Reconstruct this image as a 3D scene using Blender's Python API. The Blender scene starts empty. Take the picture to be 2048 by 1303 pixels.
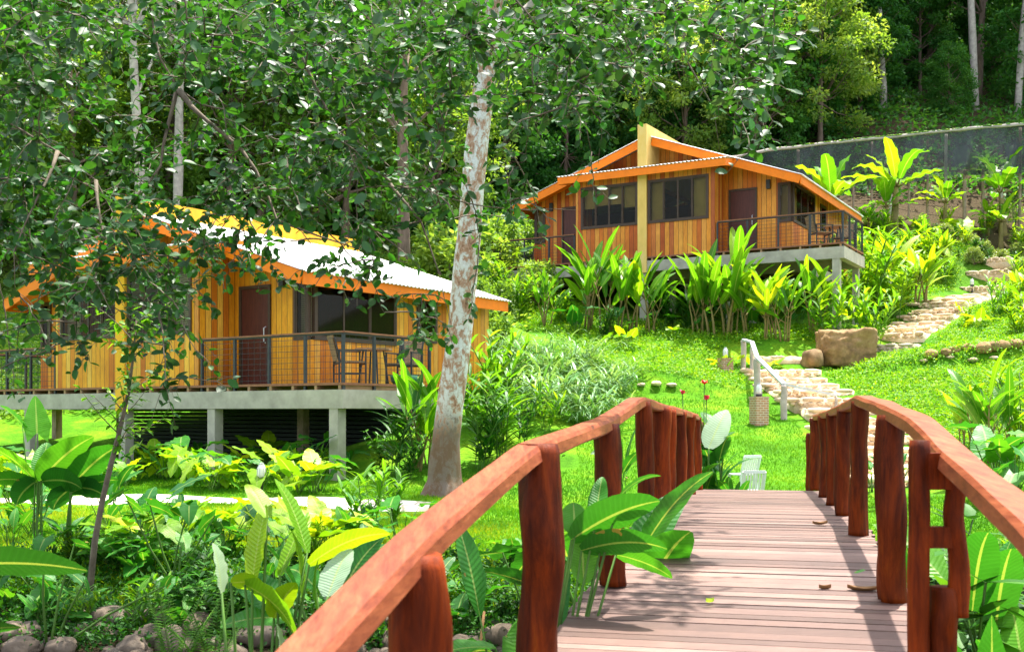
import bpy, math, random
import numpy as np
from mathutils import Vector, noise

random.seed(7)
rng = np.random.default_rng(7)
C = bpy.context.scene.collection
sc = bpy.context.scene
R = math.radians

# ------------------------------------------------------------------ camera, sky, sun, exposure
F = 2200.0      # focal length in photo pixels (2048 wide)
HOR = 825.0     # photo row of the horizon
cam_d = bpy.data.cameras.new('camera')
cam_d.sensor_width = 36.0
cam_d.lens = 36.0 * F / 2048.0
cam_d.shift_y = (HOR - 651.5) / 2048.0
cam_d.clip_end = 600
cam_d.dof.use_dof = True
cam_d.dof.focus_distance = 15.0
cam_d.dof.aperture_fstop = 5.6
cam = bpy.data.objects.new('camera', cam_d)
cam.location = (0, 0, 0)
cam.rotation_euler = (R(90), 0, 0)
C.objects.link(cam)
sc.camera = cam

TO_SUN = Vector((0.19, 0.24, 0.95)).normalized()
w = bpy.data.worlds.new('World')
sc.world = w
w.use_nodes = True
nt = w.node_tree
bgn = nt.nodes['Background']
sky = nt.nodes.new('ShaderNodeTexSky')
sky.sky_type = 'NISHITA'
sky.sun_disc = False
sky.sun_elevation = math.asin(TO_SUN.z)
sky.sun_rotation = math.atan2(TO_SUN.x, TO_SUN.y)
sky.air_density = 1.0
sky.dust_density = 2.5
hs = nt.nodes.new('ShaderNodeHueSaturation'); hs.inputs['Saturation'].default_value = .5; hs.inputs['Value'].default_value = 1.1
nt.links.new(sky.outputs[0], hs.inputs['Color']); nt.links.new(hs.outputs[0], bgn.inputs[0])
bgn.inputs[1].default_value = 0.15
sl = bpy.data.lights.new('sun', 'SUN')
sl.energy = 4.2
sl.angle = R(0.8)
sl.color = (1.0, 0.95, 0.86)
so = bpy.data.objects.new('sun', sl)
so.rotation_euler = TO_SUN.to_track_quat('Z', 'Y').to_euler()
so.location = (0, 0, 60)
C.objects.link(so)

sc.view_settings.view_transform = 'Standard'
sc.view_settings.look = 'None'
sc.view_settings.exposure = 1.7
sc.view_settings.gamma = 1.0
sc.render.engine = 'CYCLES'
sc.cycles.max_bounces = 7
sc.cycles.diffuse_bounces = 3
sc.cycles.glossy_bounces = 2
sc.cycles.transmission_bounces = 3
sc.cycles.transparent_max_bounces = 8
sc.cycles.use_denoising = True
sc.cycles.sample_clamp_indirect = 6

# ------------------------------------------------------------------ helpers
def P(px, py, s):
    """photo pixel and scale (photo pixels per metre) -> world point"""
    return Vector(((px - 1024) / s, F / s, (HOR - py) / s))

def PY(px, py, Y):
    s = F / Y
    return Vector(((px - 1024) / s, Y, (HOR - py) / s))

class MB:
    """collects faces; builds one mesh object"""
    def __init__(self):
        self.v = []; self.nv = 0
        self.f = {}          # face size -> list of index arrays
        self.r = {}
        self.cr = 0.5; self.uv = []
    def add(self, V, Fc, r=None, uv=None):
        V = np.asarray(V, float).reshape(-1, 3)
        self.uv.append(np.full((len(V), 2), 9.0) if uv is None else np.asarray(uv, float))
        Fc = [Fc] if isinstance(Fc, np.ndarray) else Fc
        base = self.nv
        self.v.append(V); self.nv += len(V)
        if isinstance(Fc, list) and len(Fc) and not isinstance(Fc[0], np.ndarray):
            bysz = {}
            for f in Fc: bysz.setdefault(len(f), []).append(f)
            Fc = [np.array(x) for x in bysz.values()]
        for A in Fc:
            n = A.shape[1]
            self.f.setdefault(n, []).append(A + base)
            rr = np.full(len(A), self.cr if r is None else r) if np.isscalar(r) or r is None else np.asarray(r)
            self.r.setdefault(n, []).append(rr)
        return base
    def box(self, x0, x1, y0, y1, z0, z1, r=None):
        V = [(x, y, z) for z in (z0, z1) for y in (y0, y1) for x in (x0, x1)]
        Fc = np.array([(0, 2, 3, 1), (4, 5, 7, 6), (0, 1, 5, 4), (2, 6, 7, 3), (0, 4, 6, 2), (1, 3, 7, 5)])
        self.add(V, [Fc], r)
    def bar(self, a, b, wd, ht, up=(0, 0, 1), r=None, bevel=0.0):
        """box from a to b, wd across, ht tall, centred"""
        a = Vector(a); b = Vector(b); d = (b - a).normalized()
        s = d.cross(Vector(up))
        if s.length < 1e-4: s = Vector((1, 0, 0))
        s.normalize(); u = s.cross(d)
        prof = [(-1, -1), (1, -1), (1, 1), (-1, 1)]
        V = []
        for p in (a, b):
            for (i, j) in prof:
                V.append(p + s * (i * wd / 2) + u * (j * ht / 2))
        self.add([tuple(x) for x in V], [np.array([(0, 1, 2, 3), (7, 6, 5, 4), (0, 4, 5, 1), (1, 5, 6, 2), (2, 6, 7, 3), (3, 7, 4, 0)])], r)
    def tube(self, pts, rad, n=6, r=None, cap=True, jit=0.0):
        pts = [Vector(p) for p in pts]
        m = len(pts)
        if np.isscalar(rad): rad = [rad] * m
        V = []; ref = None
        for i, p in enumerate(pts):
            d = (pts[min(i + 1, m - 1)] - pts[max(i - 1, 0)])
            if d.length < 1e-7: d = Vector((0, 0, 1))
            d.normalize()
            if ref is None:
                ref = Vector((1, 0, 0)) if abs(d.x) < 0.8 else Vector((0, 1, 0))
            s = d.cross(ref).normalized(); u = s.cross(d)
            ref = u * -1 if False else ref
            for k in range(n):
                a = 2 * math.pi * k / n
                rr = rad[i] * (1 + (jit * noise.noise(Vector((math.cos(a) * 1.5 + p.x * 3, math.sin(a) * 1.5 + p.y * 3, p.z * 2))) if jit else 0))
                V.append(tuple(p + s * (math.cos(a) * rr) + u * (math.sin(a) * rr)))
        Fc = []
        for i in range(m - 1):
            for k in range(n):
                a = i * n + k; b = i * n + (k + 1) % n
                Fc.append((a, a + n, b + n, b))
        A = [np.array(Fc)]
        if cap:
            A.append(np.array([tuple(range(n))]))
            A.append(np.array([tuple(reversed(range((m - 1) * n, m * n)))]))
        self.add(V, A, r)
    def grid(self, fn, nu, nv, r=None, closed_u=False):
        """fn(i/nu, j/nv) -> point"""
        V = [tuple(fn(i / nu, j / nv)) for j in range(nv + 1) for i in range(nu + 1)]
        Fc = [(j * (nu + 1) + i, j * (nu + 1) + i + 1, (j + 1) * (nu + 1) + i + 1, (j + 1) * (nu + 1) + i) for j in range(nv) for i in range(nu)]
        self.add(V, [np.array(Fc)], r)
    def mesh(self, name, mat=None, smooth=False):
        me = bpy.data.meshes.new(name)
        if self.nv == 0: return me
        V = np.concatenate(self.v)
        me.vertices.add(len(V)); me.vertices.foreach_set('co', V.astype(np.float32).ravel())
        loops = []; starts = []; tot = []; rr = []; pos = 0
        for n, lst in self.f.items():
            A = np.concatenate(lst); loops.append(A.ravel())
            starts.append(pos + np.arange(len(A)) * n); tot.append(np.full(len(A), n)); pos += A.size
            rr.append(np.concatenate(self.r[n]))
        L = np.concatenate(loops)
        me.loops.add(len(L)); me.loops.foreach_set('vertex_index', L.astype(np.int32))
        S = np.concatenate(starts); T = np.concatenate(tot)
        me.polygons.add(len(S)); me.polygons.foreach_set('loop_start', S.astype(np.int32))
        me.polygons.foreach_set('loop_total', T.astype(np.int32))
        me.update(calc_edges=True)
        at = me.attributes.new('rnd', 'FLOAT', 'FACE')
        at.data.foreach_set('value', np.concatenate(rr).astype(np.float32))
        UV = np.concatenate(self.uv)
        if UV[:, 0].min() < 5:
            for nm_, k_ in (('lu', 0), ('lt', 1)):
                at2 = me.attributes.new(nm_, 'FLOAT', 'POINT'); at2.data.foreach_set('value', UV[:, k_].astype(np.float32).copy())
        me.polygons.foreach_set('use_smooth', np.full(len(S), smooth))
        if mat: me.materials.append(mat)
        return me
    def build(self, name, mat, parent=None, smooth=False, loc=None):
        o = bpy.data.objects.new(name, self.mesh(name, mat, smooth))
        C.objects.link(o)
        if parent: o.parent = parent
        if loc is not None: o.location = loc
        return o

def tag(o, label, cat, group=None, kind=None):
    if label: o['label'] = label
    if cat: o['category'] = cat
    if group: o['group'] = group
    if kind: o['kind'] = kind
    return o

def thing(name, label, cat, loc=(0, 0, 0), rz=0.0, group=None):
    o = bpy.data.objects.new(name, None)
    o.empty_display_size = 0.2
    o.location = loc; o.rotation_euler = (0, 0, rz)
    C.objects.link(o)
    return tag(o, label, cat, group)

# vectorised instancing of a small template
def instance(mb, tv, tf, pos, ax, nrm, sc_, r):
    """tv template verts with leaf along +Y, normal +Z; ax leaf axis, nrm approx normal"""
    ax = ax / (np.linalg.norm(ax, axis=1, keepdims=True) + 1e-9)
    sd = np.cross(ax, nrm); sd /= (np.linalg.norm(sd, axis=1, keepdims=True) + 1e-9)
    nn = np.cross(sd, ax)
    V = pos[:, None, :] + sc_[:, None, None] * (tv[None, :, 0:1] * sd[:, None, :] + tv[None, :, 1:2] * ax[:, None, :] + tv[None, :, 2:3] * nn[:, None, :])
    N = len(pos); nv = len(tv)
    Fc = (tf[None, :, :] + (np.arange(N) * nv)[:, None, None]).reshape(-1, tf.shape[1])
    mb.add(V.reshape(-1, 3), [Fc], np.repeat(r, len(tf)))

LEAF2 = (np.array([(0, 0, 0), (.28, .45, .06), (0, 1, 0), (-.28, .45, .06)], float), np.array([(0, 1, 2, 3)]))
LEAF_OVAL = (np.array([(0, 0, 0), (.20, .22, .05), (.27, .5, .07), (.20, .8, .03), (0, 1, -.05), (-.20, .8, .03), (-.27, .5, .07), (-.20, .22, .05), (0, .5, 0)], float),
             np.array([(0, 1, 2, 8), (8, 2, 3, 4), (8, 4, 5, 6), (0, 8, 6, 7)]))
LEAF_LONG = (np.array([(0, 0, 0), (.09, .3, .03), (.07, .7, -.03), (0, 1, -.15), (-.07, .7, -.03), (-.09, .3, .03)], float), np.array([(0, 1, 2, 5), (5, 2, 3, 4)]))

# ------------------------------------------------------------------ materials
def newmat(name):
    m = bpy.data.materials.new(name); m.use_nodes = True
    nt = m.node_tree; p = nt.nodes['Principled BSDF']
    return m, nt, p

def ramp(nt, fac, stops, interp='LINEAR'):
    n = nt.nodes.new('ShaderNodeValToRGB'); n.color_ramp.interpolation = interp
    e = n.color_ramp.elements
    while len(e) < len(stops): e.new(0.5)
    for i, (p, c) in enumerate(stops):
        e[i].position = p; e[i].color = (c[0], c[1], c[2], 1)
    if fac is not None: nt.links.new(fac, n.inputs[0])
    return n.outputs[0]

def tex_noise(nt, scale, detail=4, rough=0.55, vec=None, dist=0.0):
    n = nt.nodes.new('ShaderNodeTexNoise'); n.inputs['Scale'].default_value = scale
    n.inputs['Detail'].default_value = detail; n.inputs['Roughness'].default_value = rough
    n.inputs['Distortion'].default_value = dist
    if vec is not None: nt.links.new(vec, n.inputs['Vector'])
    return n.outputs['Fac']

def coord(nt, scale=(1, 1, 1), kind='Object'):
    t = nt.nodes.new('ShaderNodeTexCoord'); m = nt.nodes.new('ShaderNodeMapping')
    m.inputs['Scale'].default_value = scale
    nt.links.new(t.outputs[kind], m.inputs['Vector'])
    return m.outputs[0]

def math_n(nt, op, a, b=None, c=None):
    n = nt.nodes.new('ShaderNodeMath'); n.operation = op
    for i, x in enumerate((a, b, c)):
        if x is None: continue
        if isinstance(x, (int, float)): n.inputs[i].default_value = x
        else: nt.links.new(x, n.inputs[i])
    return n.outputs[0]

def mixc(nt, fac, a, b, mode='MIX'):
    n = nt.nodes.new('ShaderNodeMix'); n.data_type = 'RGBA'; n.blend_type = mode
    for sock, x in ((n.inputs[0], fac), (n.inputs[6], a), (n.inputs[7], b)):
        if isinstance(x, (int, float)): sock.default_value = x
        elif isinstance(x, tuple): sock.default_value = (x[0], x[1], x[2], 1)
        else: nt.links.new(x, sock)
    return n.outputs[2]

def bump(nt, p, h, strength=0.3, dist=0.02):
    b = nt.nodes.new('ShaderNodeBump'); b.inputs['Strength'].default_value = strength; b.inputs['Distance'].default_value = dist
    nt.links.new(h, b.inputs['Height']); nt.links.new(b.outputs[0], p.inputs['Normal'])

def attr(nt, name):
    a = nt.nodes.new('ShaderNodeAttribute'); a.attribute_name = name
    return a.outputs['Fac']

def leafmat(name, stops, trans=0.35, rough=0.45, tcol=1.6, veins=0.0, spec=0.3, objvar=0.0):
    m, nt, p = newmat(name)
    f = attr(nt, 'rnd')
    if objvar:
        oi = nt.nodes.new('ShaderNodeObjectInfo')
        f = math_n(nt, 'ADD', math_n(nt, 'MULTIPLY', f, 1 - objvar), math_n(nt, 'MULTIPLY', oi.outputs['Random'], objvar))
    col = ramp(nt, f, stops)
    if veins:
        lu = math_n(nt, 'ABSOLUTE', attr(nt, 'lu')); lt = attr(nt, 'lt')
        wv = math_n(nt, 'SINE', math_n(nt, 'SUBTRACT', math_n(nt, 'MULTIPLY', lt, 120.0), math_n(nt, 'MULTIPLY', lu, 9.0)))
        vv = ramp(nt, wv, [(.0, (.80, .84, .72)), (.75, (1, 1, 1)), (1, (1.12, 1.1, 1.1))])
        col = mixc(nt, veins, col, vv, 'MULTIPLY')
        rib = math_n(nt, 'LESS_THAN', lu, .07)
        col = mixc(nt, math_n(nt, 'MULTIPLY', rib, .5), col, (.45, .55, .16))
        nb = tex_noise(nt, 3.5, 4, .7, coord(nt))
        edge = math_n(nt, 'MULTIPLY', math_n(nt, 'GREATER_THAN', math_n(nt, 'ADD', nb, math_n(nt, 'MULTIPLY', lu, .12)), .76), .8)
        col = mixc(nt, edge, col, (.34, .22, .06))
        bump(nt, p, wv, .25, .004)
    nz = tex_noise(nt, 9, 3, 0.6, coord(nt))
    col = mixc(nt, 0.35, col, ramp(nt, nz, [(0.3, (.45, .5, .4)), (0.7, (1, 1, 1))]), 'MULTIPLY')
    nt.links.new(col, p.inputs['Base Color'])
    p.inputs['Roughness'].default_value = rough
    p.inputs['Specular IOR Level'].default_value = spec
    tr = nt.nodes.new('ShaderNodeBsdfTranslucent')
    tc = mixc(nt, 1.0, col, (tcol * 1.15, tcol * 1.0, tcol * 0.35), 'MULTIPLY')
    nt.links.new(tc, tr.inputs[0])
    mx = nt.nodes.new('ShaderNodeMixShader'); mx.inputs[0].default_value = trans
    out = nt.nodes['Material Output']
    nt.links.new(p.outputs[0], mx.inputs[1]); nt.links.new(tr.outputs[0], mx.inputs[2]); nt.links.new(mx.outputs[0], out.inputs[0])
    return m

def simple(name, col, rough=0.7, var=0.25, scale=6, metallic=0.0, bmp=0.0, spec=0.3, stretch=(1, 1, 1)):
    m, nt, p = newmat(name)
    nz = tex_noise(nt, scale, 5, 0.6, coord(nt, stretch))
    c = ramp(nt, nz, [(0.25, tuple(x * (1 - var) for x in col)), (0.75, tuple(min(1, x * (1 + var)) for x in col))])
    nt.links.new(c, p.inputs['Base Color']); p.inputs['Roughness'].default_value = rough
    p.inputs['Metallic'].default_value = metallic
    p.inputs['Specular IOR Level'].default_value = spec
    if bmp: bump(nt, p, nz, bmp, 0.03)
    return m

MT = {}
G = MT
G['leaf_over'] = leafmat('leaf_over', [(0, (.014, .050, .014)), (.15, (.05, .115, .055)), (.3, (.020, .075, .016)), (.55, (.03, .115, .018)), (.8, (.03, .16, .018)), (.93, (.06, .14, .075)), (1, (.05, .27, .014))], .36, .45, 1.9, spec=.32)  # grey-green stops stand in for sky sheen on some leaves
G['leaf_forest'] = leafmat('leaf_forest', [(0, (.02, .09, .022)), (.5, (.05, .19, .034)), (1, (.14, .33, .05))], .40, .55, 1.4, spec=.25, objvar=.45)
G['leaf_forest_light'] = leafmat('leaf_forest_light', [(0, (.07, .17, .03)), (.5, (.16, .31, .045)), (1, (.36, .48, .13))], .5, .5, 1.5, spec=.3, objvar=.35)
G['leaf_ginger'] = leafmat('leaf_ginger', [(0, (.035, .15, .010)), (.6, (.10, .30, .012)), (1, (.30, .48, .015))], .45, .38, 1.6, .4, objvar=.4)
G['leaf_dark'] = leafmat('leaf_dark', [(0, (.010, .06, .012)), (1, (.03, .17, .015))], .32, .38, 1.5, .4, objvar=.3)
G['leaf_lime'] = leafmat('leaf_lime', [(0, (.10, .30, .01)), (.6, (.25, .45, .012)), (1, (.50, .58, .015))], .42, .42, 1.5, .4, objvar=.3)
G['leaf_taro'] = leafmat('leaf_taro', [(0, (.018, .12, .02)), (.6, (.04, .22, .02)), (1, (.12, .36, .02))], .38, .42, 1.5, .4, objvar=.35)
G['leaf_silver'] = leafmat('leaf_silver', [(0, (.07, .24, .05)), (1, (.30, .48, .24))], .35, .4, 1.2)
G['leaf_pale'] = leafmat('leaf_pale', [(0, (.22, .38, .22)), (1, (.38, .52, .36))], .3, .4, 1.2, .2)
G['leaf_fern'] = leafmat('leaf_fern', [(0, (.04, .16, .012)), (1, (.14, .34, .02))], .4, .5, 1.5)
G['grass'] = leafmat('grass', [(0, (.035, .15, .006)), (.4, (.075, .26, .008)), (.7, (.18, .38, .010)), (1, (.50, .50, .02))], .38, .6, 1.3, spec=.15)
G['cover'] = leafmat('cover', [(0, (.05, .19, .008)), (.5, (.14, .36, .010)), (1, (.36, .50, .02))], .38, .5, 1.4, spec=.25)
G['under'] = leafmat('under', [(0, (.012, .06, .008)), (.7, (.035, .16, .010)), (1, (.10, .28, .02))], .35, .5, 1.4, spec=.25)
G['red'] = simple('red_petal', (.75, .02, .015), .5, .2)
G['pink'] = simple('pink_petal', (.70, .05, .12), .5, .2)
G['stem'] = simple('stem_green', (.07, .16, .02), .6, .4)
G['cane'] = simple('stem_cane', (.20, .16, .05), .7, .4)
G['twig'] = simple('twig_bark', (.15, .12, .085), .85, .45, 14, bmp=.3)
G['dead'] = simple('dead_leaf', (.28, .15, .06), .8, .5)
G['concrete'] = simple('concrete', (.38, .355, .29), .9, .28, 3, bmp=.12)
G['metal_dark'] = simple('painted_steel', (.035, .04, .045), .5, .2)
G['metal_pale'] = simple('galvanised_pole', (.52, .54, .55), .5, .2)
G['brown'] = simple('window_brown', (.06, .036, .022), .5, .25)
G['doorwood'] = simple('door_brown', (.085, .022, .014), .45, .3, 3, stretch=(6, 6, 1))
G['wicker'] = simple('wicker', (.26, .19, .11), .8, .5, 60)
G['tabletop'] = simple('table_wood', (.33, .2, .1), .6, .3)
G['net_post'] = simple('net_post', (.30, .22, .16), .9, .4)
G['orange'] = simple('orange_paint', (.84, .20, .004), .6, .14, 3)
G['white_plastic'] = simple('white_plastic', (.80, .80, .80), .45, .05)
G['capwood'] = simple('rail_cap_wood', (.24, .10, .05), .6, .3)

def mk_yellow(nm='yellow_plaster', k=((.55, .36, .08), (.74, .50, .13), (.78, .62, .28))):
    m, nt, p = newmat(nm)
    nz = tex_noise(nt, 2.2, 6, .65, coord(nt, (1, 1, .4)))
    c = ramp(nt, nz, [(.25, k[0]), (.5, k[1]), (.75, k[2])])
    nt.links.new(c, p.inputs['Base Color']); p.inputs['Roughness'].default_value = .85
    bump(nt, p, tex_noise(nt, 20, 4, .6, coord(nt)), .1, .01)
    return m
G['yellow'] = mk_yellow()
G['yellow_deep'] = mk_yellow('deep_yellow_plaster', ((.62, .30, .02), (.80, .40, .015), (.82, .50, .06)))

def mk_boards(name, stops, wdt=.15):
    m, nt, p = newmat(name)
    t = nt.nodes.new('ShaderNodeTexCoord'); s = nt.nodes.new('ShaderNodeSeparateXYZ')
    nt.links.new(t.outputs['Object'], s.inputs[0])
    a = math_n(nt, 'DIVIDE', math_n(nt, 'ADD', s.outputs[0], s.outputs[1]), wdt)
    idn = math_n(nt, 'FLOOR', a); fr = math_n(nt, 'FRACT', a)
    wn = nt.nodes.new('ShaderNodeTexWhiteNoise'); wn.noise_dimensions = '1D'
    nt.links.new(idn, wn.inputs['W'])
    col = ramp(nt, wn.outputs['Value'], stops)
    grain = tex_noise(nt, 5, 6, .65, coord(nt, (9, 9, .7)), .4)
    col = mixc(nt, .8, col, ramp(nt, grain, [(.25, (.55, .42, .32)), (.6, (1, 1, 1))]), 'MULTIPLY')
    st = tex_noise(nt, .9, 4, .6, coord(nt))
    col = mixc(nt, .5, col, ramp(nt, st, [(.32, (.52, .42, .36)), (.6, (1.0, 1.0, 1.0))]), 'MULTIPLY')
    ed = math_n(nt, 'ABSOLUTE', math_n(nt, 'SUBTRACT', fr, .5))
    grv = math_n(nt, 'GREATER_THAN', ed, .465)
    col = mixc(nt, grv, col, (.05, .018, .006))
    nt.links.new(col, p.inputs['Base Color']); p.inputs['Roughness'].default_value = .55
    p.inputs['Specular IOR Level'].default_value = .3
    h = math_n(nt, 'ADD', math_n(nt, 'MULTIPLY', math_n(nt, 'SUBTRACT', 1.0, grv), 1.0), math_n(nt, 'MULTIPLY', grain, .2))
    bump(nt, p, h, .6, .012)
    return m
G['boards'] = mk_boards('wall_boards', [(0, (.46, .09, .010)), (.25, (.68, .20, .016)), (.5, (.78, .30, .026)), (.75, (.84, .40, .06)), (.9, (.56, .16, .03)), (1, (.36, .07, .015))])
G['boards_y'] = mk_boards('wall_boards_yellow', [(0, (.60, .17, .008)), (.3, (.80, .32, .010)), (.65, (.86, .40, .016)), (.9, (.88, .50, .07)), (1, (.50, .10, .012))])

def mk_redwood():
    m, nt, p = newmat('stained_log')
    t = coord(nt, (1, 1, .16)); 
    n1 = tex_noise(nt, 9, 7, .7, t, .4); n2 = tex_noise(nt, 2.6, 4, .6, coord(nt, (1, 1, .5)))
    c = ramp(nt, n1, [(.25, (.04, .007, .002)), (.45, (.12, .020, .002)), (.6, (.26, .045, .003)), (.8, (.44, .11, .006))])
    c = mixc(nt, .55, c, ramp(nt, n2, [(.32, (.30, .24, .22)), (.62, (1.15, 1.05, 1.0))]), 'MULTIPLY')
    oi = nt.nodes.new('ShaderNodeObjectInfo')
    c = mixc(nt, .6, c, ramp(nt, oi.outputs['Random'], [(0, (.55, .5, .5)), (1, (1.25, 1.1, 1.0))]), 'MULTIPLY')
    fine = tex_noise(nt, 16, 6, .7, coord(nt, (1.6, 1.6, .10)), .3)
    c = mixc(nt, .85, c, ramp(nt, fine, [(.30, (.22, .14, .12)), (.46, (.85, .8, .78)), (.7, (1.15, 1.05, 1.0))]), 'MULTIPLY')
    nt.links.new(c, p.inputs['Base Color']); p.inputs['Roughness'].default_value = .55
    p.inputs['Specular IOR Level'].default_value = .12
    bump(nt, p, math_n(nt, 'ADD', n1, fine), .4, .02)
    return m
G['redlog'] = mk_redwood()

def mk_rail():
    m, nt, p = newmat('stained_rail')
    n1 = tex_noise(nt, 5, 7, .62, coord(nt, (7, .5, 7)), .15); n2 = tex_noise(nt, 2.0, 4, .6, coord(nt))
    c = ramp(nt, n1, [(.2, (.10, .018, .007)), (.42, (.22, .052, .019)), (.62, (.31, .088, .034)), (.82, (.40, .145, .060))])
    c = mixc(nt, .5, c, ramp(nt, n2, [(.3, (.72, .55, .45)), (.6, (1.1, 1.05, 1.0))]), 'MULTIPLY')
    sp = nt.nodes.new('ShaderNodeTexVoronoi'); sp.inputs['Scale'].default_value = 4.5
    nt.links.new(coord(nt, (1, .35, 1)), sp.inputs['Vector'])
    kn = math_n(nt, 'LESS_THAN', sp.outputs['Distance'], .07)
    c = mixc(nt, math_n(nt, 'MULTIPLY', kn, .7), c, (.07, .02, .015))
    gr = tex_noise(nt, 22, 6, .7, coord(nt, (5, .35, 5)))
    c = mixc(nt, .6, c, ramp(nt, gr, [(.34, (.55, .42, .38)), (.52, (1, 1, 1))]), 'MULTIPLY')
    nt.links.new(c, p.inputs['Base Color']); p.inputs['Roughness'].default_value = .5; p.inputs['Specular IOR Level'].default_value = .25
    bump(nt, p, n1, .3, .008)
    return m
G['rail'] = mk_rail()

def mk_deck():
    m, nt, p = newmat('weathered_deck')
    f = attr(nt, 'rnd')
    c = ramp(nt, f, [(0, (.075, .042, .032)), (.4, (.14, .086, .068)), (.75, (.185, .116, .092)), (1, (.24, .165, .135))])
    g = tex_noise(nt, 6, 6, .7, coord(nt, (1.2, 14, 1)), .5)
    c = mixc(nt, .75, c, ramp(nt, g, [(.28, (.55, .42, .42)), (.62, (1.1, 1.05, 1.03))]), 'MULTIPLY')
    d = tex_noise(nt, 1.6, 5, .7, coord(nt))
    c = mixc(nt, .65, c, ramp(nt, d, [(.32, (.58, .56, .60)), (.6, (1.1, 1.03, 1.0))]), 'MULTIPLY')
    nt.links.new(c, p.inputs['Base Color']); p.inputs['Roughness'].default_value = .55
    bump(nt, p, g, .3, .006)
    return m
G['deck'] = mk_deck()

def mk_bark():
    m, nt, p = newmat('pale_bark')
    n1 = tex_noise(nt, 8.5, 8, .72, coord(nt, (1, 1, .6)), .4); n2 = tex_noise(nt, 1.4, 4, .6, coord(nt, (1, 1, .35)))
    n3 = tex_noise(nt, 22, 4, .6, coord(nt, (1, 1, 2.5)))
    c = ramp(nt, n1, [(.34, (.15, .07, .04)), (.41, (.34, .19, .115)), (.47, (.42, .27, .19)), (.505, (.47, .42, .36)), (.54, (.60, .61, .59)), (.7, (.66, .68, .68))])
    c = mixc(nt, .35, c, ramp(nt, n2, [(.38, (.74, .54, .42)), (.58, (1, 1, 1))]), 'MULTIPLY')
    c = mixc(nt, .4, c, ramp(nt, n3, [(.3, (.6, .55, .5)), (.55, (1, 1, 1))]), 'MULTIPLY')
    # rough brown foot of the trunk
    t = nt.nodes.new('ShaderNodeTexCoord'); s = nt.nodes.new('ShaderNodeSeparateXYZ'); nt.links.new(t.outputs['Object'], s.inputs[0])
    hz = math_n(nt, 'ADD', s.outputs[2], math_n(nt, 'MULTIPLY', n1, -1.9))
    c = mixc(nt, ramp(nt, hz, [(0.0, (.9, .9, .9)), (.35, (0, 0, 0))]), c, (.13, .075, .04))
    nt.links.new(c, p.inputs['Base Color']); p.inputs['Roughness'].default_value = .9
    bump(nt, p, n1, .6, .03)
    return m
G['bark'] = mk_bark()
G['bark_brown'] = simple('brown_bark', (.17, .12, .09), .9, .5, 8, bmp=.4, stretch=(1, 1, .3))
G['bark_grey'] = simple('grey_bark', (.42, .37, .33), .9, .35, 5, bmp=.3)

def mk_roof():
    m, nt, p = newmat('corrugated_metal')
    n1 = tex_noise(nt, 1.5, 6, .7, coord(nt, (1, 1, 1)))
    c = ramp(nt, n1, [(.3, (.50, .48, .46)), (.55, (.78, .78, .79)), (.8, (.85, .85, .86))])
    nt.links.new(c, p.inputs['Base Color']); p.inputs['Roughness'].default_value = .45; p.inputs['Metallic'].default_value = .15
    return m
G['roof'] = mk_roof()

def mk_glass():
    m, nt, p = newmat('window_glass')
    p.inputs['Base Color'].default_value = (.01, .012, .01, 1); p.inputs['Roughness'].default_value = .04
    p.inputs['Specular IOR Level'].default_value = .5
    tr = nt.nodes.new('ShaderNodeBsdfTransparent'); tr.inputs[0].default_value = (.85, .85, .78, 1)
    mx = nt.nodes.new('ShaderNodeMixShader'); mx.inputs[0].default_value = .86
    nt.links.new(p.outputs[0], mx.inputs[1]); nt.links.new(tr.outputs[0], mx.inputs[2])
    nt.links.new(mx.outputs[0], nt.nodes['Material Output'].inputs[0])
    return m
G['glass'] = mk_glass()
G['lampglass'] = simple('lamp_glass', (.75, .76, .74), .2, .1)
G['blind'] = simple('blind_cloth', (.42, .30, .10), .8, .2, 3)
G['blind_pale'] = simple('blind_slats', (.55, .50, .38), .8, .2, 3)

def mk_net():
    m, nt, p = newmat('shade_net')
    n1 = tex_noise(nt, 1.6, 6, .7, coord(nt, (1, 1, .5)))
    c = ramp(nt, n1, [(.3, (.012, .018, .020)), (.7, (.05, .062, .066))])
    nt.links.new(c, p.inputs['Base Color']); p.inputs['Roughness'].default_value = .6
    tr = nt.nodes.new('ShaderNodeBsdfTransparent')
    mx = nt.nodes.new('ShaderNodeMixShader')
    v = ramp(nt, tex_noise(nt, .8, 3, .6, coord(nt)), [(.35, (.10, .10, .10)), (.7, (.62, .62, .62))])
    nt.links.new(v, mx.inputs[0])
    nt.links.new(p.outputs[0], mx.inputs[1]); nt.links.new(tr.outputs[0], mx.inputs[2])
    nt.links.new(mx.outputs[0], nt.nodes['Material Output'].inputs[0])
    return m
G['net'] = mk_net()

def mk_stone(name, stops, sc1=4):
    m, nt, p = newmat(name)
    n1 = tex_noise(nt, sc1, 7, .68, coord(nt)); n2 = tex_noise(nt, sc1 * 6, 4, .6, coord(nt))
    c = ramp(nt, n1, stops)
    oi = nt.nodes.new('ShaderNodeObjectInfo')
    c = mixc(nt, .6, c, ramp(nt, oi.outputs['Random'], [(0, (.6, .6, .62)), (.5, (1, .95, .9)), (1, (1.3, 1.2, 1.1))]), 'MULTIPLY')
    r2 = attr(nt, 'rnd')
    c = mixc(nt, .6, c, ramp(nt, r2, [(0, (.65, .6, .55)), (1, (1.3, 1.3, 1.3))]), 'MULTIPLY')
    c = mixc(nt, .4, c, ramp(nt, n2, [(.3, (.6, .6, .6)), (.6, (1.05, 1.05, 1.05))]), 'MULTIPLY')
    nt.links.new(c, p.inputs['Base Color']); p.inputs['Roughness'].default_value = .9
    bump(nt, p, n2, .4, .02)
    return m
G['rock'] = mk_stone('river_stone', [(.3, (.05, .04, .03)), (.55, (.15, .115, .085)), (.75, (.25, .21, .165))])
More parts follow.
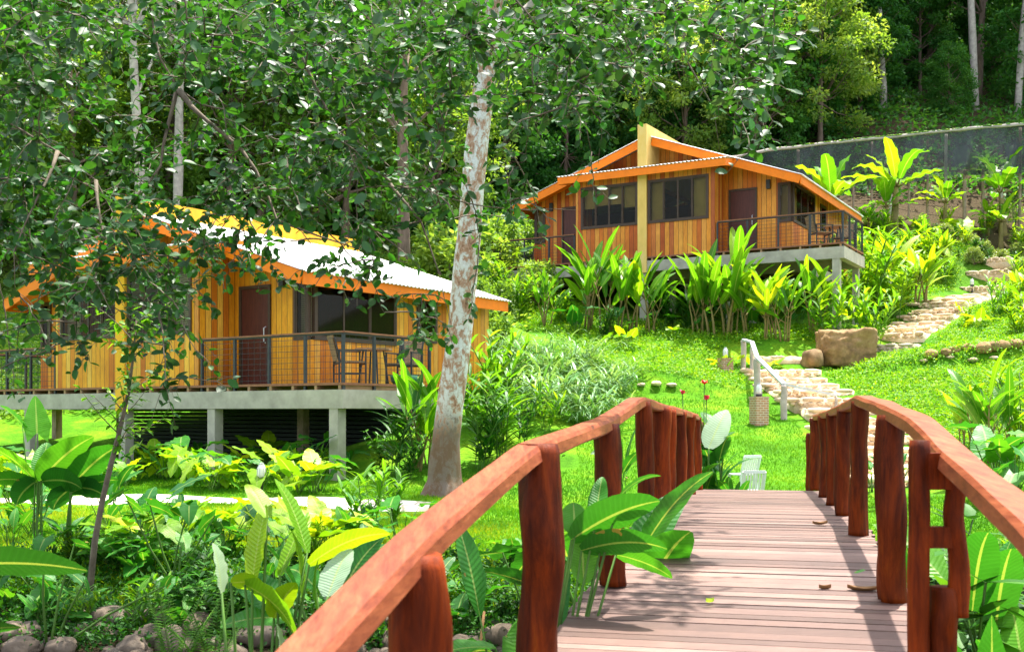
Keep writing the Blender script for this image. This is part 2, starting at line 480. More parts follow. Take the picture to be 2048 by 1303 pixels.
G['boulder'] = mk_stone('boulder_stone', [(.3, (.09, .055, .02)), (.5, (.27, .165, .065)), (.72, (.42, .29, .14))], 2.4)
G['paving'] = mk_stone('paving_stone', [(.3, (.42, .30, .18)), (.5, (.66, .52, .36)), (.75, (.76, .64, .48))], 3)
G['mortar'] = simple('mortar', (.60, .50, .38), .95, .2, 8, bmp=.2)

def mk_brick():
    m, nt, p = newmat('small_brick')
    b = nt.nodes.new('ShaderNodeTexBrick'); b.inputs['Scale'].default_value = 1
    b.inputs['Brick Width'].default_value = .13; b.inputs['Row Height'].default_value = .05; b.inputs['Mortar Size'].default_value = .008
    b.inputs['Color1'].default_value = (.45, .20, .09, 1); b.inputs['Color2'].default_value = (.34, .19, .11, 1); b.inputs['Mortar'].default_value = (.55, .46, .36, 1)
    t = nt.nodes.new('ShaderNodeTexCoord'); s = nt.nodes.new('ShaderNodeSeparateXYZ'); nt.links.new(t.outputs['Object'], s.inputs[0])
    cx = nt.nodes.new('ShaderNodeCombineXYZ'); nt.links.new(math_n(nt, 'ADD', s.outputs[0], s.outputs[1]), cx.inputs[0]); nt.links.new(s.outputs[2], cx.inputs[1])
    nt.links.new(cx.outputs[0], b.inputs['Vector'])
    nt.links.new(b.outputs[0], p.inputs['Base Color']); p.inputs['Roughness'].default_value = .9
    bump(nt, p, b.outputs['Fac'], -.4, .01)
    return m
G['brick'] = mk_brick()
# ------------------------------------------------------------------ terrain
CP = []
def cp(px, py, s): v = P(px, py, s); CP.append((v.x, v.y, v.z))
def cw(x, y, z): CP.append((x, y, z))
for a in [(705, 960, 113), (420, 945, 100), (60, 940, 92), (-300, 945, 92), (0, 1003, 137), (400, 1003, 137), (740, 1010, 137), (-300, 1000, 137),
          (100, 1100, 196), (600, 1100, 196), (900, 1125, 205), (885, 985, 124), (1050, 975, 120), (1250, 955, 120),
          (1500, 905, 106), (1500, 850, 93), (1250, 860, 100), (1200, 805, 88), (1050, 850, 100), (1300, 788, 85), (1300, 762, 83.5), (1450, 800, 86), (1300, 720, 78),
          (1300, 672, 70), (1550, 672, 72), (1690, 658, 70), (1150, 700, 74), (1000, 560, 60), (1000, 440, 45), (1030, 650, 76), (960, 800, 98),
          (1900, 790, 90), (1850, 740, 82), (1900, 705, 78), (2048, 688, 78), (2300, 680, 78), (2040, 640, 70), (1850, 655, 65), (1960, 605, 55), (2010, 560, 49), (2048, 520, 46),
          (1780, 478, 50), (1900, 482, 50), (1780, 432, 46), (2048, 428, 46), (2300, 420, 46), (1700, 560, 56),
          (1980, 850, 100), (2000, 930, 120), (2000, 1000, 140), (2040, 1100, 190), (2300, 1100, 190), (2300, 900, 110),
          (1770, 940, 115), (1740, 870, 100), (1640, 800, 88), (1570, 745, 77), (1450, 748, 77), (1690, 735, 76), (1770, 712, 72),
          (1950, 215, 35), (2300, 215, 35), (1770, 240, 38), (1500, 300, 38), (1200, 340, 38), (700, 320, 38), (300, 300, 38), (-100, 300, 38), (-600, 300, 38)]:
    cp(*a)
for a in [(3.4, 15.2, -1.62), (3.8, 18, -1.30), (0.5, 14.5, -1.45), (-4, 10.6, -1.48), (-4, 9.6, -1.74), (0, 10.6, -1.52), (-.5, 9.5, -1.76), (-9, 10.4, -1.5), (-9, 9.4, -1.74), (-4, 8, -1.92), (-9, 8, -1.95), (1, 8.6, -1.92), (3, 8.5, -1.95), (5, 8.5, -2.0),
          (-5, 5, -2.1), (0, 5, -2.25), (4, 5, -2.3), (9, 5, -2.2), (-10, 5, -2.3), (6.5, 8, -1.8), (2, 12.2, -1.75), (5, 12, -1.6), (0, -1.5, -1.6), (-8, -1.5, -1.5), (8, -1.5, -1.5), (0, -12, -1.5), (-15, -12, -1.5), (15, -12, -1.5),
          (-14, 22, -1.15), (-8, 28, -.9), (-3, 26, -.6), (-1, 27, 0.2), (-3, 31, 1.2), (-12, 33, .6), (-20, 30, .3), (2, 28.5, 1.4), (-5, 40, 4.6), (-16, 40, 3.6), (-30, 40, 3.5), (5, 38, 3.1), (10, 38, 3.6), (10, 43, 5.2), (2, 44, 6.2), (16, 36, 3.6), (18, 42, 6.0),
          (25, 30, 3.0), (30, 20, 1.0), (30, 8, -1), (-30, 20, -1.2), (-30, 5, -1.6), (-50, 30, 0), (50, 30, 4), (50, 60, 16), (-60, 60, 13),
          (-50, 90, 33), (0, 90, 33), (50, 90, 35), (-70, 125, 56), (0, 125, 56), (70, 125, 58), (90, 40, 8), (-80, 40, 4), (-40, -20, -1.5), (40, -20, -1.5)]:
    cw(*a)
CPA = np.array(CP)
_D = np.linalg.norm(CPA[:, None, :2] - CPA[None, :, :2], axis=2)
_n = len(CPA)
_A = np.zeros((_n + 3, _n + 3)); _A[:_n, :_n] = _D - np.eye(_n) * 0.15
_A[:_n, _n] = 1; _A[:_n, _n + 1:] = CPA[:, :2]; _A[_n, :_n] = 1; _A[_n + 1:, :_n] = CPA[:, :2].T
_W = np.linalg.solve(_A, np.concatenate([CPA[:, 2], [0, 0, 0]]))
def zg_arr(X, Y):
    X = np.asarray(X, float); Y = np.asarray(Y, float)
    sh = X.shape; X = X.ravel(); Y = Y.ravel()
    out = np.empty(len(X))
    for i in range(0, len(X), 20000):
        x = X[i:i + 20000]; y = Y[i:i + 20000]
        D = np.sqrt((x[:, None] - CPA[None, :, 0]) ** 2 + (y[:, None] - CPA[None, :, 1]) ** 2)
        out[i:i + 20000] = D @ _W[:_n] + _W[_n] + _W[_n + 1] * x + _W[_n + 2] * y
    out += 0.05 * np.sin(X * 1.7 + .5 * Y) * np.cos(Y * 1.3) * np.clip((Y - 4) / 10, 0, 1)
    def st(t): t = np.clip(t, 0, 1); return t * t * (3 - 2 * t)
    left = st((5.4 - X) / 1.0) * st((X + .5) / 2); right = st((X - 8.2) / 1.2)
    out += .38 * (st((Y - 26.0 + .12 * np.sin(X * 2)) / .35) - st((Y - 24.6) / 4.5)) * left
    out += .42 * (st((Y - 27.2 + .14 * np.sin(X * 1.7)) / .4) - st((Y - 25.5) / 4.5)) * right
    return out.reshape(sh)
def zg(x, y): return float(zg_arr([x], [y])[0])

def at(px, py, ymin=4.0, ymax=110.0):
    """where the view ray through a photo pixel meets the ground"""
    Ys = np.linspace(ymin, ymax, 900)
    X = (px - 1024) / F * Ys; Z = (HOR - py) / F * Ys
    G_ = zg_arr(X, Ys)
    k = np.argmax(G_ >= Z)
    if G_[k] < Z[k]: k = len(Ys) - 1
    return Vector((X[k], Ys[k], G_[k]))

STAIR1 = [P(1800, 985, 125), P(1755, 905, 106), P(1700, 832, 93), P(1605, 790, 84), P(1560, 746, 76.5)]

def axis(vals):
    return np.array(vals)
def seg(a, b, d): return list(np.arange(a, b, d))
xs = axis(seg(-90, -30, 4) + seg(-30, -14, 1) + seg(-14, 20, .3) + seg(20, 40, 1) + seg(40, 96, 4))
ys = axis(seg(-24, 2, 2) + seg(2, 34, .3) + seg(34, 60, .8) + seg(60, 140, 4))
XX, YY = np.meshgrid(xs, ys)
ZZ = zg_arr(XX, YY)
mb = MB()
V = np.stack([XX, YY, ZZ], -1).reshape(-1, 3)
nx = len(xs); ny = len(ys)
ii, jj = np.meshgrid(np.arange(nx - 1), np.arange(ny - 1))
a_ = (jj * nx + ii).ravel()
mb.add(V, [np.stack([a_, a_ + 1, a_ + nx + 1, a_ + nx], 1)])

def lawn_w(X, Y):
    """1 where mown lawn grows, 0 where bare bank, bed or wood floor"""
    X = np.asarray(X, float); Y = np.asarray(Y, float)
    n = .8 * np.sin(X * 1.1) + .5 * np.sin(X * 2.7 + 1)
    a = 1 / (1 + np.exp(-(Y - 10.45 - n * .25) * 4))
    b = 1 / (1 + np.exp((Y - 43) * .8))
    return a * b
def mk_ground():
    m, nt, p = newmat('ground')
    lw = attr(nt, 'lawn')
    n1 = tex_noise(nt, .9, 6, .65, coord(nt)); n2 = tex_noise(nt, 14, 5, .7, coord(nt)); n3 = tex_noise(nt, 45, 3, .6, coord(nt))
    g = ramp(nt, n1, [(.3, (.045, .15, .006)), (.5, (.085, .25, .008)), (.7, (.22, .34, .014))])
    g = mixc(nt, .7, g, ramp(nt, n2, [(.3, (.45, .5, .4)), (.6, (1.1, 1.1, 1.0))]), 'MULTIPLY')
    so_ = ramp(nt, n2, [(.3, (.035, .024, .012)), (.55, (.09, .062, .035)), (.75, (.06, .09, .02))])
    c = mixc(nt, lw, so_, g)
    nt.links.new(c, p.inputs['Base Color']); p.inputs['Roughness'].default_value = .95
    p.inputs['Specular IOR Level'].default_value = .1
    bump(nt, p, math_n(nt, 'ADD', n2, n3), .7, .05)
    return m
G['ground'] = mk_ground()
me = mb.mesh('ground', G['ground'], True)
at_ = me.attributes.new('lawn', 'FLOAT', 'POINT')
at_.data.foreach_set('value', lawn_w(XX, YY).ravel().astype(np.float32))
ground = bpy.data.objects.new('ground', me); C.objects.link(ground); ground['kind'] = 'structure'

# red earth cut below the net fence, and stream bed gravel
# ------------------------------------------------------------------ footbridge
BS = 0.2302; B0 = -0.114
bn = math.hypot(1, BS); BD = Vector((BS / bn, 1 / bn, 0)); BR = Vector((1 / bn, -BS / bn, 0))
def deck_z(Y):
    pts = [(-3, -1.60), (0, -1.39), (2.8, -1.20), (4.3, -1.10), (6.2, -.965), (7.2, -.885), (8.2, -.855), (9.5, -.87), (11.1, -.915), (12.8, -.965), (14.6, -1.02), (16, -1.32), (17.6, -1.62)]
    return float(np.interp(Y, [p[0] for p in pts], [p[1] for p in pts]))
def bpt(Y, off, z):  # point on bridge at centre depth Y
    return Vector((B0 + BS * Y, Y, z)) + BR * off
bridge = thing('footbridge', 'arched wooden footbridge with red stained log posts and wide hewn handrails', 'bridge', (B0, 0, 0))
def rel(v): return (v.x - B0, v.y, v.z)
# planks
mb = MB(); y = -2.4
while y < 14.55:
    wdt = random.choice([.075, .085, .10, .115, .13]); zc = deck_z(y + wdt / 2) + random.uniform(-.003, .003)
    off0 = -.86 + random.uniform(-.02, .02); off1 = .86 + random.uniform(-.025, .025)
    gap = random.choice([.006, .007, .008, .016])
    z0 = deck_z(y); z1 = deck_z(y + wdt - gap); dz = random.uniform(-.002, .002)
    a, b = bpt(y, off0, z0 + dz), bpt(y, off1, z0 + dz); c, d = bpt(y + wdt - gap, off1, z1 + dz), bpt(y + wdt - gap, off0, z1 + dz)
    top = [rel(v) for v in (a, b, c, d)]; bot = [(x_, y_, z_ - .035) for x_, y_, z_ in top]
    mb.add(top + bot, [np.array([(0, 1, 2, 3), (7, 6, 5, 4), (0, 4, 5, 1), (1, 5, 6, 2), (2, 6, 7, 3), (3, 7, 4, 0)])], random.random())
    y += wdt
mb.build('deck_planks', G['deck'], bridge)
# steps down at the far end
for k in range(4):
    mb = MB(); yy = 14.75 + k * .42
    for q in range(3):
        y0 = yy + q * .13; z = deck_z(14.6) - .17 * (k + 1)
        a, b, c, d = bpt(y0, -.82, z), bpt(y0, .82, z), bpt(y0 + .12, .82, z), bpt(y0 + .12, -.82, z)
        top = [rel(v) for v in (a, b, c, d)]; bot = [(x_, y_, z_ - .035) for x_, y_, z_ in top]
        mb.add(top + bot, [np.array([(0, 1, 2, 3), (7, 6, 5, 4), (0, 4, 5, 1), (1, 5, 6, 2), (2, 6, 7, 3), (3, 7, 4, 0)])], random.random())
    mb.build('step', G['deck'], bridge)
for off in (-.62, 0, .62):
    mb = MB(); pts = [rel(bpt(yy, off, deck_z(yy) - .13)) for yy in np.arange(-2.3, 14.5, .7)]
    for a, b in zip(pts[:-1], pts[1:]): mb.bar(a, b, .12, .17)
    mb.build('girder', G['redlog'], bridge)
for yy in (3.2, 7.0, 11.5):
    for off in (-.62, .62):
        mb = MB(); v = bpt(yy, off, 0); zb = zg(v.x, v.y) - .3
        mb.tube([rel(Vector((v.x, v.y, zb))), rel(Vector((v.x, v.y, deck_z(yy) - .2)))], .1, 10)
        mb.build('pile', G['redlog'], bridge, True)

RAILZ = [(-2.5, -.75), (.8, -.70), (1.5, -.62), (2.16, -.455), (2.85, -.310), (4.25, -.112), (6.1, -.030), (7.95, .125), (9.5, .085), (11.1, .06), (12.8, .025), (14.45, -.015), (16.0, -.19), (17.8, -.42)]
RAILZR = [(-2.5, -.75), (.8, -.62), (1.5, -.5), (2.1, -.38), (2.75, -.26), (4.0, -.125), (4.9, -.01), (5.9, .045), (7.8, .135), (9.35, .085), (10.8, .05), (12.4, .02), (14.5, -.02)]
def rail_z(Y, T): return float(np.interp(Y, [p[0] for p in T], [p[1] for p in T]))

def log_post(pts, rad, n=18, seed=0, squash=1.0):
    """irregular log from bottom to top: list of (x,y,z)"""
    mb = MB(); a = Vector(pts[0]); b = Vector(pts[-1]); m = 26
    V = []; bend = Vector((noise.noise(Vector((seed, 0, 3))), noise.noise(Vector((seed, 5, 1))), 0)) * .06
    for i in range(m + 1):
        t = i / m; p = a.lerp(b, t) + bend * math.sin(t * math.pi) + Vector((noise.noise(Vector((seed * 3.1, t * 3, 0))), noise.noise(Vector((0, t * 3, seed))), 0)) * .018
        for k in range(n):
            an = 2 * math.pi * k / n
            nn_ = noise.noise(Vector((math.cos(an) * 1.1, math.sin(an) * 1.1, t * 2.2 + seed * 7)))
            n2 = noise.noise(Vector((math.cos(an) * 2.6, math.sin(an) * 2.6, t * 6 + seed * 3)))
            crack = -.16 * max(0, 1 - abs(((an - 4.4 - seed) % 6.283) - .3 * t) * 7)
            rr = rad * (1 + .20 * nn_ + .09 * n2 + crack) * (1.04 - .06 * t)
            if t > .97: rr *= .93
            V.append((p.x + math.cos(an) * rr, p.y + math.sin(an) * rr * squash, p.z))
    Fc = [(i * n + k, i * n + (k + 1) % n, (i + 1) * n + (k + 1) % n, (i + 1) * n + k) for i in range(m) for k in range(n)]
    mb.add(V, [np.array(Fc), np.array([tuple(range(m * n, (m + 1) * n))]), np.array([tuple(reversed(range(n)))])])
    return mb
LP = [(-.2, .085, 0), (1.15, .09, 0), (2.8, .088, -.03), (4.32, .088, .02), (6.2, .078, -.04), (8.0, .068, -.03), (9.35, .10, 0), (10.2, .068, .01), (11.6, .075, .0), (13.1, .075, 0), (14.5, .07, .0), (16.0, .07, 0), (17.8, .06, 0)]
for i, (Y, rd, ln) in enumerate(LP):
    zt = rail_z(Y, RAILZ) - (.012 if abs(Y - 4.32) < .1 else .04)
    v0 = bpt(Y - .17, -.76 - ln, 0); v1 = bpt(Y - .17, -.76, 0)
    zb = deck_z(Y) + .001 if Y < 15 else zg(v0.x, v0.y) - .2
    if Y < 15: zb -= .004
    mb = log_post([rel(Vector((v0.x, v0.y, zb))), rel(Vector((v1.x, v1.y, zt)))], rd * .92, seed=i * 1.7 + .3)
    o = mb.build('post', G['redlog'], bridge, True)
RP = [(1.3, .09, 0), (5.78, .082, .01), (7.75, .068, 0), (9.35, .072, 0), (10.9, .075, 0), (12.5, .066, 0), (14.5, .085, 0), (16.4, .06, 0)]
for i, (Y, rd, ln) in enumerate(RP):
    zt = rail_z(Y, RAILZR) - .05 if Y < 15 else -.3
    v0 = bpt(Y + .17, .76 + ln, 0); v1 = bpt(Y + .17, .76, 0)
    zb = deck_z(Y) - .003 if Y < 15 else zg(v0.x, v0.y) - .2
    mb = log_post([rel(Vector((v0.x, v0.y, zb))), rel(Vector((v1.x, v1.y, zt)))], rd * .92, seed=i * 2.3 + 9)
    mb.build('post', G['redlog'], bridge, True)
# mortised double post, right side near the camera
def PB(px, py, Y): v = PY(px, py, Y); return rel(v)
mp = bpy.data.objects.new('mortised_post', None); C.objects.link(mp); mp.parent = bridge; mp['label'] = 'double log post with two square mortise openings'
Yd = 4.0
mb = log_post([PB(1836, 1420, Yd), PB(1840, 880, Yd)], .036, seed=21); mb.build('log', G['redlog'], mp, True)
mb = log_post([PB(1915, 1232, Yd), PB(1909, 925, Yd)], .035, seed=33); mb.build('log', G['redlog'], mp, True)
mb = log_post([PB(1890, 1420, Yd + .01), PB(1887, 1172, Yd + .01)], .052, seed=35); mb.build('stump_log', G['redlog'], mp, True)
for (y0, y1) in ((905, 978), (1052, 1094), ):
    mb = MB(); a = PB(1850, (y0 + y1) / 2, Yd); b = PB(1905, (y0 + y1) / 2, Yd)
    hh = (y1 - y0) / 550.0
    mb.bar(a, b, .05, hh); mb.build('cross_piece', G['redlog'], mp)

def hewn_rail(T, side, y0, y1, wdt, name):
    mb = MB(); ysx = list(np.arange(y0, y1, .12)) + [y1]
    V = []; prof = [(-.5, -.35), (-.46, .25), (-.36, .5), (.36, .5), (.46, .25), (.5, -.35), (.40, -.5), (-.40, -.5)]
    n = len(prof)
    for i, Y in enumerate(ysx):
        off = side * .785 + .015 * noise.noise(Vector((Y * .7, side * 5, 0)))
        z = rail_z(Y, T)
        # soften the kinks a little
        z = (rail_z(Y - .12, T) + 2 * z + rail_z(Y + .12, T)) / 4
        ww = wdt * (1 + .10 * noise.noise(Vector((Y * .9, side * 9, 3)))); hh = .072 * (1 + .12 * noise.noise(Vector((Y * 1.1, side * 4, 8))))
        yc = Y + side * .17
        for k, (a, b) in enumerate(prof):
            j = .005 * noise.noise(Vector((Y * 1.6, k * 3.3, side)))
            V.append(rel(bpt(yc, off + a * ww + j, z - .045 + b * hh + j)))
    m = len(ysx)
    Fc = [(i * n + k, i * n + (k + 1) % n, (i + 1) * n + (k + 1) % n, (i + 1) * n + k) for i in range(m - 1) for k in range(n)]
    mb.add(V, [np.array(Fc), np.array([tuple(reversed(range(n)))]), np.array([tuple(range((m - 1) * n, m * n))])])
    o = mb.build(name, G['rail'], bridge, False)
    return o
hewn_rail(RAILZ, -1, -2.4, 17.8, .125, 'handrail')
hewn_rail(RAILZR, 1, -2.4, 14.6, .13, 'handrail')
# fallen leaves on the deck
def fallen(px, py, Y, L, col, lab, rz):
    mb = MB(); 
    def fn(u, v):
        x = (u - .5) * L; wv = .22 * L * math.sin(math.pi * min(max(u, .02), .98)) ** .7
        return (x, (v - .5) * 2 * wv, .006 + .02 * (2 * abs(v - .5)) ** 1.5 + .03 * (u - .5) ** 2 * 4 * L * 3)
    mb.grid(fn, 8, 4)
    z = deck_z(Y); s = F / Y
    o = mb.build('fallen_leaf', G[col], None, True, (((px - 1024) / s), Y, z + .002)); o.rotation_euler = (0, 0, rz)
    tag(o, lab, 'leaf', 'dry leaves on the bridge deck')
fallen(1640, 1050, 8.35, .13, 'dead', 'curled brown dry leaf beside the right rail posts on the far half of the deck', .3)
fallen(1727, 1176, 6.0, .17, 'dead', 'long pale brown dry leaf lying against the foot of a right bridge post', -.2)
fallen(1650, 1176, 6.05, .07, 'dead', 'short brown leaf scrap just left of the long dry leaf on deck', .1)
fallen(1420, 1197, 5.75, .05, 'leaf_lime', 'tiny yellowish leaf scrap in the middle of the bridge deck', .4)

# ------------------------------------------------------------------ houses
PITCH = .358
def roof_z(u): return 2.12 + (4.83 - abs(u)) * PITCH
def corr_sheet(mb, p00, p10, p01, length_axis_n, amp=.016, thick=.012):
    """corrugated sheet: waves run across p00->p10, ribs along p00->p01"""
    p00, p10, p01 = Vector(p00), Vector(p10), Vector(p01)
    a = p10 - p00; b = p01 - p00; nrm = a.cross(b).normalized()
    if nrm.z < 0: nrm = -nrm
    L = a.length; nw = int(L / .125); nu = nw * 6
    rows = []
    for t in (0, 1):
        rows.append([tuple(p00 + a * (i / nu) + b * t + nrm * (amp * math.sin(i / nu * nw * 2 * math.pi))) for i in range(nu + 1)])
    V = rows[0] + rows[1]; n = nu + 1
    Fc = [(i, i + 1, n + i + 1, n + i) for i in range(nu)]
    V2 = [(x - nrm.x * thick, y - nrm.y * thick, z - nrm.z * thick) for x, y, z in V]
    Fc2 = [tuple(reversed([q + 2 * n for q in f])) for f in Fc]
    E = [(i, 2 * n + i, 2 * n + i + 1, i + 1) for i in range(nu)] + [(n + i + 1, 3 * n + i + 1, 3 * n + i, n + i) for i in range(nu)]
    mb.add(V + V2, [np.array(Fc + Fc2 + E)])

def wall_u(mb, v, th, u0, u1, z0, topfn, holes):
    """wall in the u direction at depth v; holes (ua,ub,za,zb)"""
    cuts = sorted(set([u0, u1] + [h[0] for h in holes] + [h[1] for h in holes] + ([0] if u0 < 0 < u1 else [])))
    for a, b in zip(cuts[:-1], cuts[1:]):
        hs = [h for h in holes if h[0] <= a + 1e-6 and h[1] >= b - 1e-6]
        segs = [(z0, hs[0][2]), (hs[0][3], None)] if hs else [(z0, None)]
        for (za, zb) in segs:
            ta, tb = (zb, zb) if zb is not None else (topfn(a), topfn(b))
            V = [(a, v, za), (b, v, za), (b, v, tb), (a, v, ta), (a, v + th, za), (b, v + th, za), (b, v + th, tb), (a, v + th, ta)]
            mb.add(V, [np.array([(0, 1, 2, 3), (7, 6, 5, 4), (0, 4, 5, 1), (1, 5, 6, 2), (2, 6, 7, 3), (3, 7, 4, 0)])])
def wall_v(mb, u, th, v0, v1, z0, z1, holes):
    cuts = sorted(set([v0, v1] + [h[0] for h in holes] + [h[1] for h in holes]))
    for a, b in zip(cuts[:-1], cuts[1:]):
        hs = [h for h in holes if h[0] <= a + 1e-6 and h[1] >= b - 1e-6]
        segs = [(z0, hs[0][2]), (hs[0][3], z1)] if hs else [(z0, z1)]
        for (za, zb) in segs: mb.box(min(u, u + th), max(u, u + th), a, b, za, zb)

def window(parent, kind, c, a, b, za, zb, nsash, blinds, out):
    """kind 'u': window in the u direction at depth c, from a to b; kind 'v': at u=c; out = outward sign"""
    fr = MB(); t = .06
    def bx(mbx, p0, p1, q0, q1, z0, z1):
        if kind == 'u': mbx.box(p0, p1, min(q0, q1), max(q0, q1), z0, z1)
        else: mbx.box(min(q0, q1), max(q0, q1), p0, p1, z0, z1)
    o0 = c + out * .035; o1 = c - out * .05
    bx(fr, a, b, o0, o1, za, za + t); bx(fr, a, b, o0, o1, zb - t, zb)
    bx(fr, a, a + t, o0, o1, za + t, zb - t); bx(fr, b - t, b, o0, o1, za + t, zb - t)
    f = fr.build('window', G['brown'], parent)
    w_ = (b - a - 2 * t) / nsash
    for k in range(nsash):
        x0 = a + t + k * w_; x1 = x0 + w_; off = out * (.012 if k % 2 else .026)
        sh = MB(); q0, q1 = c + off, c + off - out * .028; e = .03
        bx(sh, x0, x1, q0, q1, za + t, za + t + e); bx(sh, x0, x1, q0, q1, zb - t - e, zb - t)
        bx(sh, x0, x0 + e, q0, q1, za + t + e, zb - t - e); bx(sh, x1 - e, x1, q0, q1, za + t + e, zb - t - e)
        sh.build('sash', G['brown'], f)
        gl = MB(); bx(gl, x0 + e, x1 - e, c + off - out * .010, c + off - out * .016, za + t + e, zb - t - e); gl.build('pane', G['glass'], f)
        bl = blinds[k % len(blinds)]
        if bl:
            mt, lo = bl
            bm_ = MB(); z0 = za + t + (zb - za) * lo; qq = c - out * .12
            if mt == 'blind_pale':
                z = z0
                while z < zb - .03: bx(bm_, x0, x1, qq, qq - out * .02, z, z + .028); z += .042
            else: bx(bm_, x0 + .01, x1 - .01, qq, qq - out * .01, z0, zb)
            bm_.build('blind', G[mt], f)
    return f

def railing(parent, pts, name='railing', spacing=.97):
    """pts polyline in house coords at deck level"""
    top = MB()
    r_ = bpy.data.objects.new(name, None); C.objects.link(r_); r_.parent = parent
    for a, b in zip(pts[:-1], pts[1:]):
        a = Vector(a); b = Vector(b); L = (b - a).length; n = max(1, round(L / spacing))
        top.bar(a + Vector((0, 0, .905)), b + Vector((0, 0, .905)), .09, .03)
    top.build('top_rail', G['capwood'], r_)
    wr = MB()
    for a, b in zip(pts[:-1], pts[1:]):
        a = Vector(a); b = Vector(b)
        for k in range(8): wr.bar(a + Vector((0, 0, .06 + k * .105)), b + Vector((0, 0, .06 + k * .105)), .007, .007)
        wr.bar(a + Vector((0, 0, .875)), b + Vector((0, 0, .875)), .04, .03)
        L = (b - a).length; nq = int(L / .16)
        for k in range(1, nq): p = a.lerp(b, k / nq); wr.bar(p + Vector((0, 0, .02)), p + Vector((0, 0, .86)), .004, .004)
    wr.build('wire_mesh', G['metal_dark'], r_)
    done = []
    for a, b in zip(pts[:-1], pts[1:]):
        a = Vector(a); b = Vector(b); L = (b - a).length; n = max(1, round(L / spacing))
        for k in range(n + 1):
            p = a.lerp(b, k / n)
            if any((p - q).length < .05 for q in done): continue
            done.append(p); pm = MB(); pm.box(p.x - .025, p.x + .025, p.y - .025, p.y + .025, -.14, .86); pm.build('post', G['metal_dark'], r_)

